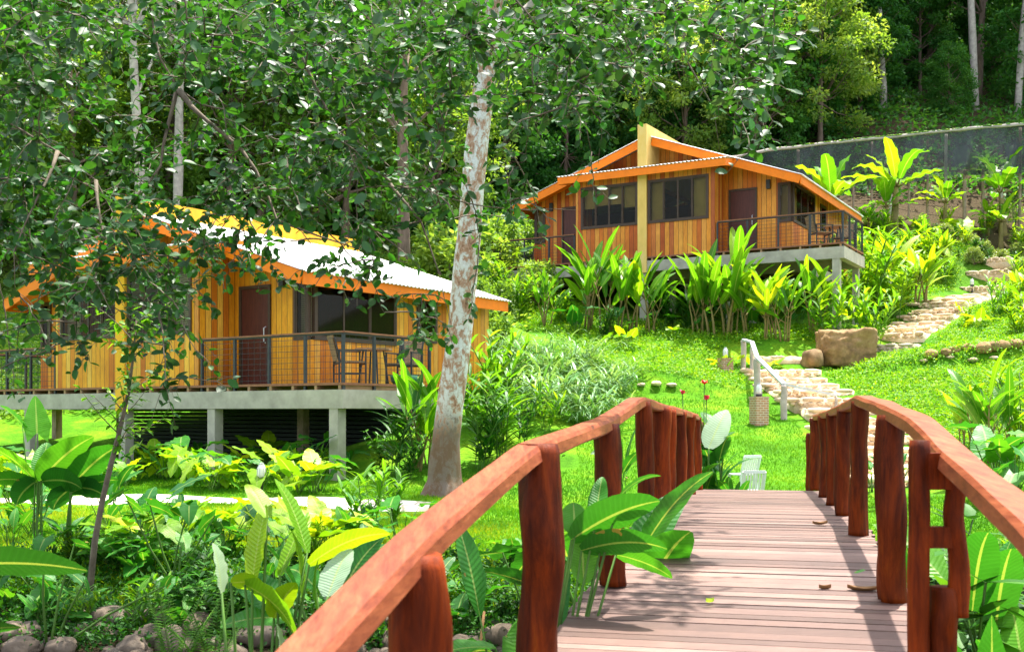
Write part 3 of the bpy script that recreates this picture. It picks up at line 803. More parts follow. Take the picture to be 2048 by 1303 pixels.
def make_house(label, org, theta, zdeck, boards, wood_under, blinds, LN=7.9):
    global PITCH; PITCH = .325 if wood_under else .358; FT = 3.98 if wood_under else 4.15
    h = thing('bungalow', label, 'house', (org[0], org[1], zdeck), -theta)
    ct, st_ = math.cos(theta), math.sin(theta)
    def gnd(u, v): return zg(org[0] + u * ct + v * st_, org[1] - u * st_ + v * ct) - zdeck
    # platform
    mb = MB(); 
    mb.box(-6.2, 6.2, .0, 2.6, -.045, 0); mb.box(-4.4, 4.4, 2.6, LN + .1, -.045, 0)
    mb.build('deck_floor', G['capwood'], h)
    mb = MB()
    for (a, b, c, d) in ((-6.22, 6.22, -.02, .22), (-6.22, 6.22, 2.4, 2.6), (-4.4, 4.4, LN - .2, LN + .05)): mb.box(a, b, c, d, -.46, -.125)
    for u in (-6.22, 6.0): mb.box(u, u + .22, .22, 2.4, -.46, -.125)
    for u in (-4.4, -.1, 4.2): mb.box(u, u + .2, 2.6, LN - .2, -.46, -.125)
    mb.build('concrete_beam', G['concrete'], h)
    jj_ = MB(); u = -6.1
    while u < 6.2: jj_.box(u, u + .06, .01, LN - .3 if abs(u) < 4.3 else 2.5, -.124, -.046); u += .58
    jj_.build('joists', G['tabletop'], h)
    for u in (-6.05, -3.4, 0, 2.75, 5.98):
        for v in (.1, 2.5, LN - .1):
            if v > 5 and abs(u) > 4.3: u2 = math.copysign(4.2, u)
            else: u2 = u
            g = gnd(u2, v)
            if g > -.5: continue
            mb = MB(); s_ = .105 if v < 1 else .09
            mb.box(u2 - s_, u2 + s_, v - s_, v + s_, g - .3, -.462)
            mb.build('column', G['concrete'] if not (wood_under and v > 1) else G['net_post'], h)
    # walls
    top = lambda u: roof_z(u) - .03
    mb = MB()
    dr = [(-3.36, -2.46, 0, 2.02), (2.46, 3.36, 0, 2.02)]
    wall_u(mb, 1.0, .08, -4.44, -2.27, 0, top, [dr[0], (-4.44, -4.0, .88, 2.08)])
    wall_u(mb, 1.0, .08, 2.27, 4.44, 0, top, [dr[1], (4.0, 4.44, .88, 2.08)])
    mb.build('front_wall', G[boards], h)
    mb = MB(); wall_u(mb, 1.0, .08, -2.27, 2.27, 2.7, top, []); mb.build('gable_wall', G[boards], h)
    mb = MB(); wall_u(mb, .02, .08, -2.35, 2.35, 0, lambda u: 2.64, [(-2.16, -.17, 1.03, 2.38), (.17, 2.16, 1.03, 2.38)])
    for s_ in (-1, 1): wall_v(mb, s_ * 2.35, -s_ * .08, .10, 1.0, 0, 2.66, [])
    mb.build('bay_wall', G[boards], h)
    for s_ in (-1, 1):
        mb = MB(); wall_v(mb, s_ * 4.44, -s_ * .08, 1.08, LN - .3, 0, 2.19, [(1.08, 3.55, .88, 2.08), (4.25, 4.95, 1.0, 1.95)])
        mb.build('side_wall', G[boards], h)
    mb = MB(); wall_u(mb, LN - .3, .08, -4.44, 4.44, 0, top, []); mb.build('back_wall', G[boards], h)
    mb = MB(); mb.box(-4.3, 4.3, 3.6, 3.66, 0, 2.2); mb.build('partition', G['doorwood'], h)
    mb = MB()
    for s_ in (-1, 1):
        mb.box(s_ * 4.44 - .05, s_ * 4.44 + .05, .95, 1.05, .88, 2.08)
        mb.box(s_ * 2.4 - .05, s_ * 2.4 + .05, -.015, .06, 0, 2.6)
    
    # fin
    mb = MB(); mb.box(-.15, .15, -.06, .0, -.5, FT); mb.box(-.15, .15, .0, LN, 2.4, FT); mb.build('fin_wall', G['yellow_deep' if wood_under else 'yellow'], h)
    # windows
    window(h, 'u', .02, -2.16, -.17, 1.03, 2.38, 4, blinds[0], -1)
    window(h, 'u', .02, .17, 2.16, 1.03, 2.38, 4, blinds[1], -1)
    for s_ in (-1, 1):
        window(h, 'u', 1.0, min(s_ * 4.0, s_ * 4.40), max(s_ * 4.0, s_ * 4.40), .88, 2.08, 1, blinds[2], -1)
        window(h, 'v', s_ * 4.44, 1.08, 3.55, .88, 2.08, 3, blinds[3], s_)
        window(h, 'v', s_ * 4.44, 4.25, 4.95, 1.0, 1.95, 1, [None], s_)
    # doors
    for (a, b, z0, z1) in dr:
        fr = MB(); fr.box(a, a + .06, .96, 1.06, 0, z1); fr.box(b - .06, b, .96, 1.06, 0, z1); fr.box(a + .06, b - .06, .96, 1.06, z1 - .06, z1)
        d = MB(); d.box(a + .06, b - .06, .99, 1.04, .01, z1 - .06)
        dd = d.build('door', G['doorwood'], h); fr.build('door_frame', G['brown'], dd)
        hd = MB(); x = b - .14; hd.tube([(x, .985, .85), (x, .93, .88), (x, .93, 1.15), (x, .985, 1.18)], .012, 6); hd.build('handle', G['metal_pale'], dd)
    # roof
    for s_ in (-1, 1):
        mb = MB(); corr_sheet(mb, (s_ * .16, .28, roof_z(.16) + .03), (s_ * .16, LN, roof_z(.16) + .03), (s_ * 4.95, .28, roof_z(4.95) + .03), 0)
        rf = mb.build('roof', G['roof'], h, True)
        mb = MB(); mb.bar((s_ * .16, .33, roof_z(.16) - .12), (s_ * 4.86, .33, roof_z(4.86) - .12), .035, .25); mb.build('rake_board', G['orange'], rf)
        mb = MB(); mb.box(min(s_ * 4.85, s_ * 4.885), max(s_ * 4.85, s_ * 4.885), .35, LN - .05, roof_z(4.86) - .25, roof_z(4.86) - .005); mb.build('eave_board', G['orange'], rf)
        mb = MB(); corr = mb.bar((s_ * 2.3, .65, roof_z(2.3) - .09), (s_ * 4.8, .65, roof_z(4.8) - .09), .6, .02); mb.build('soffit', G['orange'], rf)
    # awning over the bay
    mb = MB(); corr_sheet(mb, (-2.85, -.40, 2.74), (2.85, -.40, 2.74), (-2.85, 1.0, 2.98), 0); aw = mb.build('awning', G['roof'], h, True)
    mb = MB(); mb.box(-2.82, 2.82, -.37, -.335, 2.49, 2.715)
    for s_ in (-1, 1):
        V = [(s_ * 2.785, -.335, 2.49), (s_ * 2.785, .98, 2.72), (s_ * 2.785, .98, 2.94), (s_ * 2.785, -.335, 2.715)]
        V += [(s_ * 2.82, y_, z_) for _, y_, z_ in V]
        mb.add(V, [np.array([(0, 1, 2, 3), (7, 6, 5, 4), (0, 4, 5, 1), (1, 5, 6, 2), (2, 6, 7, 3), (3, 7, 4, 0)])])
    mb.build('fascia', G['orange'], aw)
    # wall lamps
    for u in (-3.75, 3.72):
        mb = MB(); mb.box(u - .06, u + .06, .90, .998, 1.93, 2.20); mb.build('wall_lamp', G['metal_dark'], h)
    # railings
    railing(h, [(2.42, .06, 0), (6.16, .06, 0), (6.16, 2.52, 0)])
    railing(h, [(-2.42, .06, 0), (-6.16, .06, 0), (-6.16, 2.52, 0)])
    return h, (lambda u, v: (org[0] + u * ct + v * st_, org[1] - u * st_ + v * ct, zdeck))

pal = ('blind_pale', 0.0)
h1, h1p = make_house('nearer orange timber bungalow on concrete stilts at left, half hidden by overhanging leaves', (-8.14, 22.97), R(34), .54, 'boards_y', True,
                     [[pal, None, None, None], [None, None, pal, pal], [pal], [None, None, None]], 7.2)
h2, h2p = make_house('farther timber bungalow up the slope, orange eaves and pale yellow fin wall fully visible', (4.10, 34.5), R(30), 4.88, 'boards', False,
                     [[('blind', .45), ('blind', .5), ('blind', .5), ('blind', .4)], [('blind', 0), None, None, ('blind', 0)], [('blind', 0)], [('blind', .0), None, None]], 8.3)

# veranda furniture
def make_chair(label, pos, rz, group):
    t = thing('veranda_chair', label, 'chair', pos, rz, group)
    f = MB(); w_ = .27
    for x in (-w_, w_):
        f.bar((x, -.25, 0), (x, -.25, .62), .03, .03, (0, 1, 0)); f.bar((x, .25, 0), (x, .25, .62), .03, .03, (0, 1, 0))
        f.bar((x, -.27, .63), (x, .27, .63), .04, .025); f.bar((x, -.25, .2), (x, .25, .2), .02, .02)
        f.bar((x * .92, .22, .40), (x * .92, .34, .88), .025, .025, (1, 0, 0))
    f.bar((-w_, -.25, .38), (w_, -.25, .38), .025, .03); f.bar((-w_, .25, .38), (w_, .25, .38), .025, .03)
    f.build('frame', G['metal_dark'], t)
    s = MB(); s.box(-.25, .25, -.24, .22, .40, .43); s.build('seat', G['wicker'], t)
    b = MB()
    def fn(u, v): return ((u - .5) * .5, .24 + .12 * v + .03 * math.cos((u - .5) * 3), .43 + v * .47)
    b.grid(fn, 6, 6); b.grid(lambda u, v: tuple(Vector(fn(1 - u, v)) + Vector((0, .025, 0))), 6, 6)
    b.build('backrest', G['wicker'], t, True)
    return t
def make_table(label, pos, group):
    t = thing('veranda_table', label, 'table', pos, 0, group)
    m_ = MB(); m_.tube([(0, 0, .66), (0, 0, .70)], .36, 24); m_.build('tabletop', G['tabletop'], t)
    for k in range(4):
        l = MB(); a = k * math.pi / 2 + .4; l.tube([(math.cos(a) * .3, math.sin(a) * .3, 0), (math.cos(a) * .2, math.sin(a) * .2, .66)], .018, 6); l.build('leg', G['metal_dark'], t)
    return t
VG = 'dark framed veranda chairs'
make_chair('wicker backed metal chair nearest the front corner of the left bungalow veranda', h1p(5.45, 1.0), R(110), VG)
make_chair('wicker backed metal chair by the side railing, beyond the table on the left bungalow veranda', h1p(5.75, 2.25), R(-20), VG)
make_table('round wooden veranda table between the two chairs of the left bungalow', h1p(5.5, 1.62), 'veranda tables')
make_chair('dark wicker chair inside the right corner railing of the far bungalow', h2p(5.35, .75), R(100), VG)
make_chair('dark wicker chair behind the corner one on the far bungalow right veranda', h2p(5.7, 2.1), R(-30), VG)
make_table('small round table between the chairs on the far bungalow right veranda', h2p(5.6, 1.45), 'veranda tables')
make_chair('dark wicker chair on the left end veranda of the far bungalow, nearer its railing', h2p(-5.6, .8), R(70), VG)
make_chair('dark wicker chair beside the bungalow wall on its left end veranda', h2p(-4.9, 2.0), R(200), VG)
mb = MB(); mb.tube([(0, 0, 0), (0, 0, .06), (0, 0, .18), (0, 0, .2)], [.20, .25, .27, .02], 18)
o = mb.build('floor_cushion', simple('green_cloth', (.02, .10, .05), .8), None, True, h1p(5.95, 2.0)); tag(o, 'dark green round cushion on the left bungalow deck behind the side railing', 'cushion')
# ------------------------------------------------------------------ paths, stairs, boulders, lamps
def mk_path():
    m, nt, p = newmat('crazy_paving')
    v = nt.nodes.new('ShaderNodeTexVoronoi'); v.feature = 'DISTANCE_TO_EDGE'; v.inputs['Scale'].default_value = 3.2
    nt.links.new(coord(nt), v.inputs['Vector'])
    v2 = nt.nodes.new('ShaderNodeTexVoronoi'); v2.inputs['Scale'].default_value = 3.2; nt.links.new(coord(nt), v2.inputs['Vector'])
    sp = nt.nodes.new('ShaderNodeSeparateColor'); nt.links.new(v2.outputs['Color'], sp.inputs[0])
    c = ramp(nt, sp.outputs[0], [(0, (.55, .46, .36)), (1, (.78, .72, .62))])
    e = math_n(nt, 'LESS_THAN', v.outputs['Distance'], .05)
    c = mixc(nt, e, c, (.34, .30, .20))
    nt.links.new(c, p.inputs['Base Color']); p.inputs['Roughness'].default_value = .9
    bump(nt, p, math_n(nt, 'SUBTRACT', 1, e), .4, .02)
    return m
G['path'] = mk_path()
PATH1 = [at(x, y, 8, 30) for x, y in [(-260, 1002), (0, 1003), (200, 1001), (400, 1000), (560, 1003), (700, 1010), (860, 1014)]]
def dist_poly(X, Y, pts):
    X = np.asarray(X, float); Y = np.asarray(Y, float); d = np.full(X.shape, 1e9)
    for a, b in zip(pts[:-1], pts[1:]):
        ax, ay, bx, by = a[0], a[1], b[0], b[1]; L = (bx - ax) ** 2 + (by - ay) ** 2
        t = np.clip(((X - ax) * (bx - ax) + (Y - ay) * (by - ay)) / L, 0, 1)
        d = np.minimum(d, np.hypot(X - ax - t * (bx - ax), Y - ay - t * (by - ay)))
    return d
def resample(pts, d):
    out = [Vector(pts[0])]
    for a, b in zip(pts[:-1], pts[1:]):
        a, b = Vector(a), Vector(b); n = max(1, int((b - a).length / d))
        out += [a.lerp(b, (k + 1) / n) for k in range(n)]
    return out
mb = MB(); ps = resample(PATH1, .25); V = []
for i, p_ in enumerate(ps):
    d = (ps[min(i + 1, len(ps) - 1)] - ps[max(0, i - 1)]); d.z = 0; d.normalize(); s_ = Vector((-d.y, d.x, 0))
    for k in range(7):
        w_ = (k / 6 - .5) * 1.1 * (1 + .12 * noise.noise(Vector((i * .3, k * .01 if k else 5, 2))))
        q = p_ + s_ * w_; q.z = zg(q.x, q.y) + (.035 if 0 < k < 6 else -.04); V.append(tuple(q))
n = len(ps)
mb.add(V, [np.array([(i * 7 + k, i * 7 + k + 1, (i + 1) * 7 + k + 1, (i + 1) * 7 + k) for i in range(n - 1) for k in range(6)])])
o = mb.build('path', G['path'], None, True); o['kind'] = 'structure'

def ico(sub):
    import bmesh
    bm = bmesh.new(); bmesh.ops.create_icosphere(bm, subdivisions=sub, radius=1.0)
    V = np.array([v.co[:] for v in bm.verts]); Fc = np.array([[v.index for v in f.verts] for f in bm.faces]); bm.free()
    return V, Fc
ICO1, ICO2, ICO3, ICO5 = ico(1), ico(2), ico(3), ico(5)
def stone(mb, c, sx, sy, sz, rz=0.0, seed=0, base=ICO2, rough=.22, box=.0, r=None):
    V, Fc = base; out = []
    for v in V:
        v = Vector(v)
        if box: 
            m_ = max(abs(v.x), abs(v.y), abs(v.z)); v = v.lerp(v / m_ * .92, box)
        k = 1 + rough * noise.noise(v * 1.3 + Vector((seed, seed * 2, 0))) + rough * .4 * noise.noise(v * 4 + Vector((seed, 0, 3)))
        x, y, z = v.x * sx * k, v.y * sy * k, v.z * sz * k
        out.append((c[0] + x * math.cos(rz) - y * math.sin(rz), c[1] + x * math.sin(rz) + y * math.cos(rz), c[2] + z))
    mb.add(out, [Fc], random.random() if r is None else r)

def stairs(label, pts, nstep, width, z_lo, z_hi):
    t = thing('stone_stairs', label, 'stairs', tuple(pts[0]))
    L = [0]
    for a, b in zip(pts[:-1], pts[1:]): L.append(L[-1] + (Vector(b) - Vector(a)).xy.length)
    def pos(s):
        for i in range(len(pts) - 1):
            if s <= L[i + 1] or i == len(pts) - 2:
                a, b = Vector(pts[i]), Vector(pts[i + 1]); return a.lerp(b, (s - L[i]) / (L[i + 1] - L[i])), (b - a).xy.normalized()
    tread = L[-1] / nstep
    o0 = Vector(pts[0])
    for k in range(nstep):
        p_, d = pos(k * tread); p2, d2 = pos(min(L[-1], (k + 1) * tread)); d = (d + d2).normalized()
        sd = Vector((-d.y, d.x)); z = zg((p_.x + p2.x) / 2, (p_.y + p2.y) / 2) + .10
        st = MB(); ww = width * random.uniform(.92, 1.05)
        a = math.atan2(sd.y, sd.x)
        c = Vector((p_.x, p_.y)) + d * (tread / 2)
        # mortar core
        def loc(x, y, zz): return (c.x + sd.x * x + d.x * y - o0.x, c.y + sd.y * x + d.y * y - o0.y, zz - o0.z)
        Vv = [loc(x, y, zz) for zz in (z - .45, z - .02) for y in (-tread / 2, tread / 2 + .1) for x in (-ww / 2, ww / 2)]
        st.add(Vv, [np.array([(0, 2, 3, 1), (4, 5, 7, 6), (0, 1, 5, 4), (2, 6, 7, 3), (0, 4, 6, 2), (1, 3, 7, 5)])], .9)
        x = -ww / 2
        while x < ww / 2:
            sx = random.choice([.08, .12, .17, .24, .3])
            stone(st, loc(x + sx, -tread / 2 + .03 + random.uniform(-.03, .03), z - .04 + random.uniform(-.012, .012)), sx, .11, random.uniform(.04, .07), a, random.random() * 50, ICO2, .25, .4)
            x += sx * 2 + .015
        x = -ww / 2
        while x < ww / 2:
            sx = random.uniform(.06, .12)
            stone(st, loc(x + sx, -tread / 2, z - .13), sx, .06, .05, a, random.random() * 50, ICO1, .3)
            x += sx * 2 + .03
        for q in range(int(ww * tread * 9)):
            stone(st, loc(random.uniform(-.46, .46) * ww, random.uniform(-.3, .5) * tread, z - .025), random.uniform(.08, .16), random.uniform(.07, .12), .04, random.random() * 3, random.random() * 50, ICO1, .3)
        st.build('step', G['paving'], t, True)
    return t
S1 = [P(1800, 985, 125), P(1755, 905, 106), P(1700, 832, 93), P(1605, 790, 84), P(1555, 746, 76.5)]
for v in S1: v.z = zg(v.x, v.y)
stairs('lower stone and mortar steps rising from the bridge foot beside the thin grey handrail', S1, 13, 1.75, S1[0].z - .1, P(1555, 744, 76.5).z)
S2 = [P(1775, 708, 72), P(1850, 672, 65), P(1905, 640, 60), P(1965, 602, 55), P(1990, 580, 52)]
for v in S2: v.z = zg(v.x, v.y)
stairs('upper stone steps climbing the slope between green plants right of the boulder', S2, 16, 1.5, S2[0].z - .05, S2[-1].z + .1)
lp = P(1585, 741, 75); mb = MB(); o0 = lp
for q in range(46):
    stone(mb, (random.uniform(-.95, .85), random.uniform(-.3, .9), -.02), random.uniform(.12, .24), random.uniform(.1, .18), .05, random.random() * 3, random.random() * 50, ICO1, .3)
mb.box(-1.0, .95, -.35, 1.0, -.3, -.01, .9)
o = mb.build('path', G['paving'], None, True, (lp.x, lp.y, zg(lp.x, lp.y) + .03)); o['kind'] = 'structure'

def boulder(label, px, py, Y, sx, sy, sz, rz, seed, box=.78, base=ICO5):
    X = (px - 1024) / F * Y; mb = MB()
    V, Fc = base; out = []
    for v in V:
        v = Vector(v); m_ = max(abs(v.x), abs(v.y), abs(v.z)); v = v.lerp(v / m_ * .9, box)
        k = 1 + .24 * noise.noise(v * 1.1 + Vector((seed, 0, 0))) + .09 * noise.noise(v * 3.2 + Vector((seed, 2, 0))) + .03 * noise.noise(v * 9) - .05 * max(0, 1 - abs(noise.noise(v * 2.1 + Vector((7, seed, 0)))) * 14)
        out.append((v.x * sx * k, v.y * sy * k, v.z * sz * k))
    mb.add(out, [Fc])
    o = mb.build('boulder', G['boulder'], None, True, (X, Y, zg(X, Y) + sz * .72)); o.rotation_euler = (0, 0, rz)
    return tag(o, label, 'boulder')
boulder('big squarish tan boulder on the grass beside the top of the lower steps', 1690, 735, 29.2, .76, .6, .56, .15, 4)
boulder('small tan rock tucked against the left foot of the big boulder', 1626, 735, 28.8, .26, .3, .28, .4, 11, .4, ICO3)

# edging stones along the terrace at right
k = 0
for (x0, y0, x1, y1, n_, lab) in ((1868, 705, 2060, 682, 9, 'round brown edging stone in the row at the foot of the right hand planted slope'),
                                  (1850, 722, 1990, 714, 4, 'pale edging stone half sunk in the lawn just right of the boulder'),
                                  (1155, 778, 1340, 770, 7, 'pale stone lying on the grassy ledge behind the left handrail')):
    for i in range(n_):
        t = i / (n_ - 1) + random.uniform(-.03, .03); px = x0 + (x1 - x0) * t; v = at(px, y0 + (y1 - y0) * t + 2 + random.uniform(-4, 4), 18, 50); mb = MB()
        sx = random.uniform(.13, .22) if n_ == 9 else random.uniform(.07, .14)
        stone(mb, (0, 0, 0), sx, sx * .8, sx * (.7 if n_ == 9 else .45), 0, random.random() * 90, ICO3, .25)
        o = mb.build('edging_stone', G['paving'] if n_ != 9 else G['boulder'], None, True, (v.x, v.y, v.z + sx * .1))
        tag(o, lab, 'stone', {9: 'edging stones at the slope foot', 4: 'edging stones right of the boulder', 7: 'stones along the grassy ledge'}[n_])

def bollard(label, px, py, hp, wd=.15, pier=True):
    v = at(px, py, 12, 50); s = F / v.y; h = hp / s
    t = thing('garden_lamp', label, 'lamp', (v.x, v.y, v.z - .03), .3, 'garden bollard lamps')
    if pier:
        mb = MB(); mb.box(-wd, wd, -wd, wd, 0, h); mb.box(-wd * 1.06, wd * 1.06, -wd * 1.06, wd * 1.06, h + .001, h + .035); mb.build('brick_pier', G['brick'], t)
    else:
        mb = MB(); mb.tube([(0, 0, 0), (0, 0, h)], .03, 8); mb.build('stem', G['metal_dark'], t)
    z = h + (.036 if pier else 0)
    mb = MB(); mb.tube([(0, 0, z), (0, 0, z + .05)], .07, 12); mb.build('lamp_base', G['metal_dark'], t)
    mb = MB(); mb.tube([(0, 0, z + .05), (0, 0, z + .10), (0, 0, z + .2), (0, 0, z + .25), (0, 0, z + .265)], [.055, .065, .062, .04, .01], 12); mb.build('lamp_glass', G['lampglass'], t, True)
    mb = MB()
    for k in range(6):
        a = k * math.pi / 3; mb.tube([(math.cos(a) * .068, math.sin(a) * .068, z + .05), (math.cos(a) * .07, math.sin(a) * .07, z + .19), (math.cos(a) * .03, math.sin(a) * .03, z + .265)], .006, 4)
    mb.tube([(0, 0, z + .26), (0, 0, z + .285)], .035, 8); mb.build('cage', G['metal_pale'], t)
bollard('lamp on short brick pier left of the top of the lower steps', 1451, 744, 27)
bollard('lamp on a brick pier at the lawn edge beside the lower steps', 1518, 848, 55)
bollard('small caged lamp among yellow green leaves in front of the left bungalow', 523, 985, 28, pier=False)
bollard('small lamp in the planting beside the upper steps', 1944, 590, 18, pier=False)

# thin handrail of the steps
hr = thing('stair_handrail', 'thin pale grey pole handrail on rough timber posts beside the lower stone steps', 'handrail', (0, 25, 0))
hp = []
for (bx, by, ty, rd) in ((1487, 742, 679, .07), (1504, 757, 684, .05), (1514, 806, 714, .075), (1568, 838, 768, .07), (1672, 830, 790, .03)):
    v = at(bx, by, 20, 40); zt = (HOR - ty) * v.y / F; hp.append(Vector((v.x, v.y - 25, zt)))
    if rd > .04 or bx == 1672:
        mb = log_post([(v.x, v.y - 25, v.z - .2), (v.x, v.y - 25, zt - .02)], rd, 12, bx); mb.build('post', G['bark_grey'], hr, True)
mb = MB()
for a, b in zip(hp[:-1], hp[1:]): mb.bar(a, b, .10, .05)
mb.build('rail', G['metal_pale'], hr)

# white garden chairs on the lawn just past the bridge
def plastic_chair(label, X, Y, rz):
    t = thing('plastic_chair', label, 'chair', (X, Y, zg(X, Y)), rz, 'white plastic garden chairs'); t.scale = (.8, .8, .74)
    for x in (-.2, .2):
        for y in (-.2, .2):
            mb = MB(); mb.bar((x, y, 0), (x * .92, y * .92, .4), .05, .04, (0, 1, 0)); mb.build('leg', G['white_plastic'], t)
    mb = MB(); mb.box(-.22, .22, -.22, .22, .4, .43); mb.build('seat', G['white_plastic'], t)
    mb = MB()
    for k in range(7): x = -.165 + k * .055; mb.bar((x, -.2, .43), (x * 1.05, -.30, .80), .036, .014, (0, 1, 0))
    mb.bar((-.21, -.31, .82), (.21, -.31, .82), .03, .06); mb.bar((-.2, -.2, .43), (-.21, -.31, .82), .04, .03, (0, 1, 0)); mb.bar((.2, -.2, .43), (.21, -.31, .82), .04, .03, (0, 1, 0))
    mb.build('backrest', G['white_plastic'], t)
plastic_chair('white plastic chair with slatted back just past the end of the bridge deck', 3.58, 16.6, .1)
plastic_chair('white plastic chair behind the slatted one, partly hidden by canna leaves', 3.75, 17.9, .5)

# ------------------------------------------------------------------ net fence on the ridge
nf = thing('net_fence', 'dark shade net fence hung under a weathered mossy pole on the ridge at right', 'fence', (0, 48, 0))
NX = [(1440, 318, 372, 46), (1540, 299, 380, 46), (1640, 287, 378, 46), (1745, 276, 374, 46), (1850, 265, 358, 46), (1940, 256, 346, 46), (2048, 247, 344, 46), (2200, 236, 340, 46), (2400, 225, 335, 46)]
def npt(t, v):
    x = NX[0][0] + t * (NX[-1][0] - NX[0][0]); xs_ = [q[0] for q in NX]
    yt = np.interp(x, xs_, [q[1] for q in NX]); yb = np.interp(x, xs_, [q[2] for q in NX])
    y = yt + 3 + (yb - yt) * v; p_ = P(x, y, 46)
    f = .5 * noise.noise(Vector((x * .012, v * .9, 0))) + .26 * noise.noise(Vector((x * .06 + v * 1.5, v * .5, 3))) + .05 * noise.noise(Vector((x * .3, v * 1.2, 1)))
    return (p_.x, p_.y - 48 + f * (.3 + v), p_.z)
mb = MB(); mb.grid(npt, 190, 12); mb.build('net', G['net'], nf, True)
mb = MB(); mb.tube([npt(i / 40, -.02) for i in range(41)], [.07 + .03 * noise.noise(Vector((i * .7, 0, 0))) for i in range(41)], 8, jit=.5); mb.build('top_pole', G['bark_grey'], nf, True)
mb = MB()
for i in range(260):
    t = random.uniform(.1, .9) if i % 3 else random.gauss(.38, .05); t = min(max(t, 0), 1); p_ = npt(t, -.03); stone(mb, (p_[0], p_[1] - .03, p_[2] + .03), random.uniform(.04, .12), .06, random.uniform(.02, .05), 0, i, ICO1)
mo = mb.build('moss', G['cover'], nf); mo['kind'] = 'stuff'
for i in range(26):
    t = i / 25 * .97 + .01; p_ = npt(t, 1.0); pt_ = npt(t, 0.02); x, y = p_[0], 48; g = zg(x, y)
    mb = log_post([(x, .12, g - .3), (x + .02, .12, (pt_[2] if i % 4 == 0 else p_[2] + .3))], random.uniform(.045, .08), 8, i); mb.build('post', G['net_post'] if i % 3 else G['concrete'], nf, True)
mb = MB()
for k in range(5):
    for i in range(40):
        t0, t1 = i / 40, (i + 1) / 40; a, b = npt(t0, 1), npt(t1, 1); ga, gb = zg(a[0], 48), zg(b[0], 48)
        mb.bar((a[0], .2, ga + (a[2] - ga) * k / 5 + .1), (b[0], .2, gb + (b[2] - gb) * k / 5 + .1), .015, .015)
mb.build('wire', G['metal_dark'], nf)

# ------------------------------------------------------------------ foliage builders
def blade(mb, base, az, el, L, W, droop=.8, fold=.35, shape='paddle', ns=9, r=None, wave=.0, roll=0.0):
    """one leaf blade; returns its tip"""
    base = Vector(base); p_ = base.copy(); e = el; V = []; UVs = []
    h = Vector((math.cos(az), math.sin(az), 0)); sd0 = Vector((-math.sin(az), math.cos(az), 0))
    ds = L / ns; ph = random.random() * 6
    for i in range(ns + 1):
        t = i / ns
        d = h * math.cos(e) + Vector((0, 0, math.sin(e))); up = h * -math.sin(e) + Vector((0, 0, math.cos(e)))
        sd = sd0 * math.cos(roll) + up * math.sin(roll); up = up * math.cos(roll) - sd0 * math.sin(roll)
        if shape == 'paddle': wd = math.sin(math.pi * min(.995, max(.02, t)) ** .8) ** .55
        elif shape == 'lance': wd = math.sin(math.pi * min(.995, max(.02, t)) ** .75) ** .9
        elif shape == 'strap': wd = (1 - t) ** .6 if t > .1 else .8
        elif shape == 'heart': wd = (.62 + .38 * min(1, t / .15)) * (1 - t) ** .62 if t < .97 else .05
        else: wd = math.sin(math.pi * t)
        wd *= W / 2
        wz = wave * math.sin(i * 2.1 + ph) * wd
        for k in (-1, -.5, 0, .5, 1):
            lift = abs(k) * wd * math.tan(fold) * (1 - .35 * abs(k))
            q = p_ + sd * (k * wd) + up * (lift + (wz if abs(k) == 1 else 0) * (1 if k > 0 else -1))
            if shape == 'heart' and i == 0: q = q - d * (abs(k) * .26 * L)
            V.append(tuple(q)); UVs.append((k, t * (1 if shape != 'strap' else 0)))
        p_ = p_ + d * ds; e -= droop / ns * (0.4 + 1.2 * t)
    Fc = [(i * 5 + k, i * 5 + k + 1, (i + 1) * 5 + k + 1, (i + 1) * 5 + k) for i in range(ns) for k in range(4)]
    mb.add(V, [np.array(Fc)], random.random() if r is None else r, UVs)
    return p_

def leafpx(f, s, o, root, base, tip, wpx, Y, roll=0.0, dY=.0, droop=.5, shape='paddle', fold=.2, r=None):
    B_ = PY(base[0], base[1], Y) - o; T_ = PY(tip[0], tip[1], Y + dY) - o; v = T_ - B_
    az = math.atan2(v.y, v.x); el = math.asin(v.z / v.length) + droop * .45
    blade(f, B_, az, el, v.length * (1 + droop * .08), wpx * Y / F, droop, fold, shape, 12, r, .05, roll)
    rt = Vector(root); md = (rt + B_) / 2 + (B_ - rt).cross(Vector((0, 1, 0))) * .03
    s.tube([rt, (rt + md) / 2, md, (md + B_) / 2, B_], [.011, .010, .009, .008, .006], 6)
def leaf_plant(label, px, Y, leaves, leaf='leaf_taro', root_dy=0.0):
    X = (px - 1024) / F * Y; o = Vector((X, Y, zg(X, Y) - .02)); f, s = MB(), MB()
    for L_ in leaves:
        L_ = dict(L_); Yl = L_.pop('Y', Y)
        leafpx(f, s, o, (U(-.06, .06), U(-.06, .06), 0), Y=Yl, **L_)
    t = thing('broad_leaf_plant', label, 'plant', tuple(o)); f.build('foliage', G[leaf], t, True); s.build('stems', G['stem'], t, True)
    PLANT_XY.append((X, Y))
def arc(base, az, lean, h, n=5, curve=.3):
    pts = [Vector(base)]; a = lean
    for i in range(n):
        pts.append(pts[-1] + Vector((math.cos(az) * math.sin(a), math.sin(az) * math.sin(a), math.cos(a))) * (h / n)); a += curve / n
    return pts

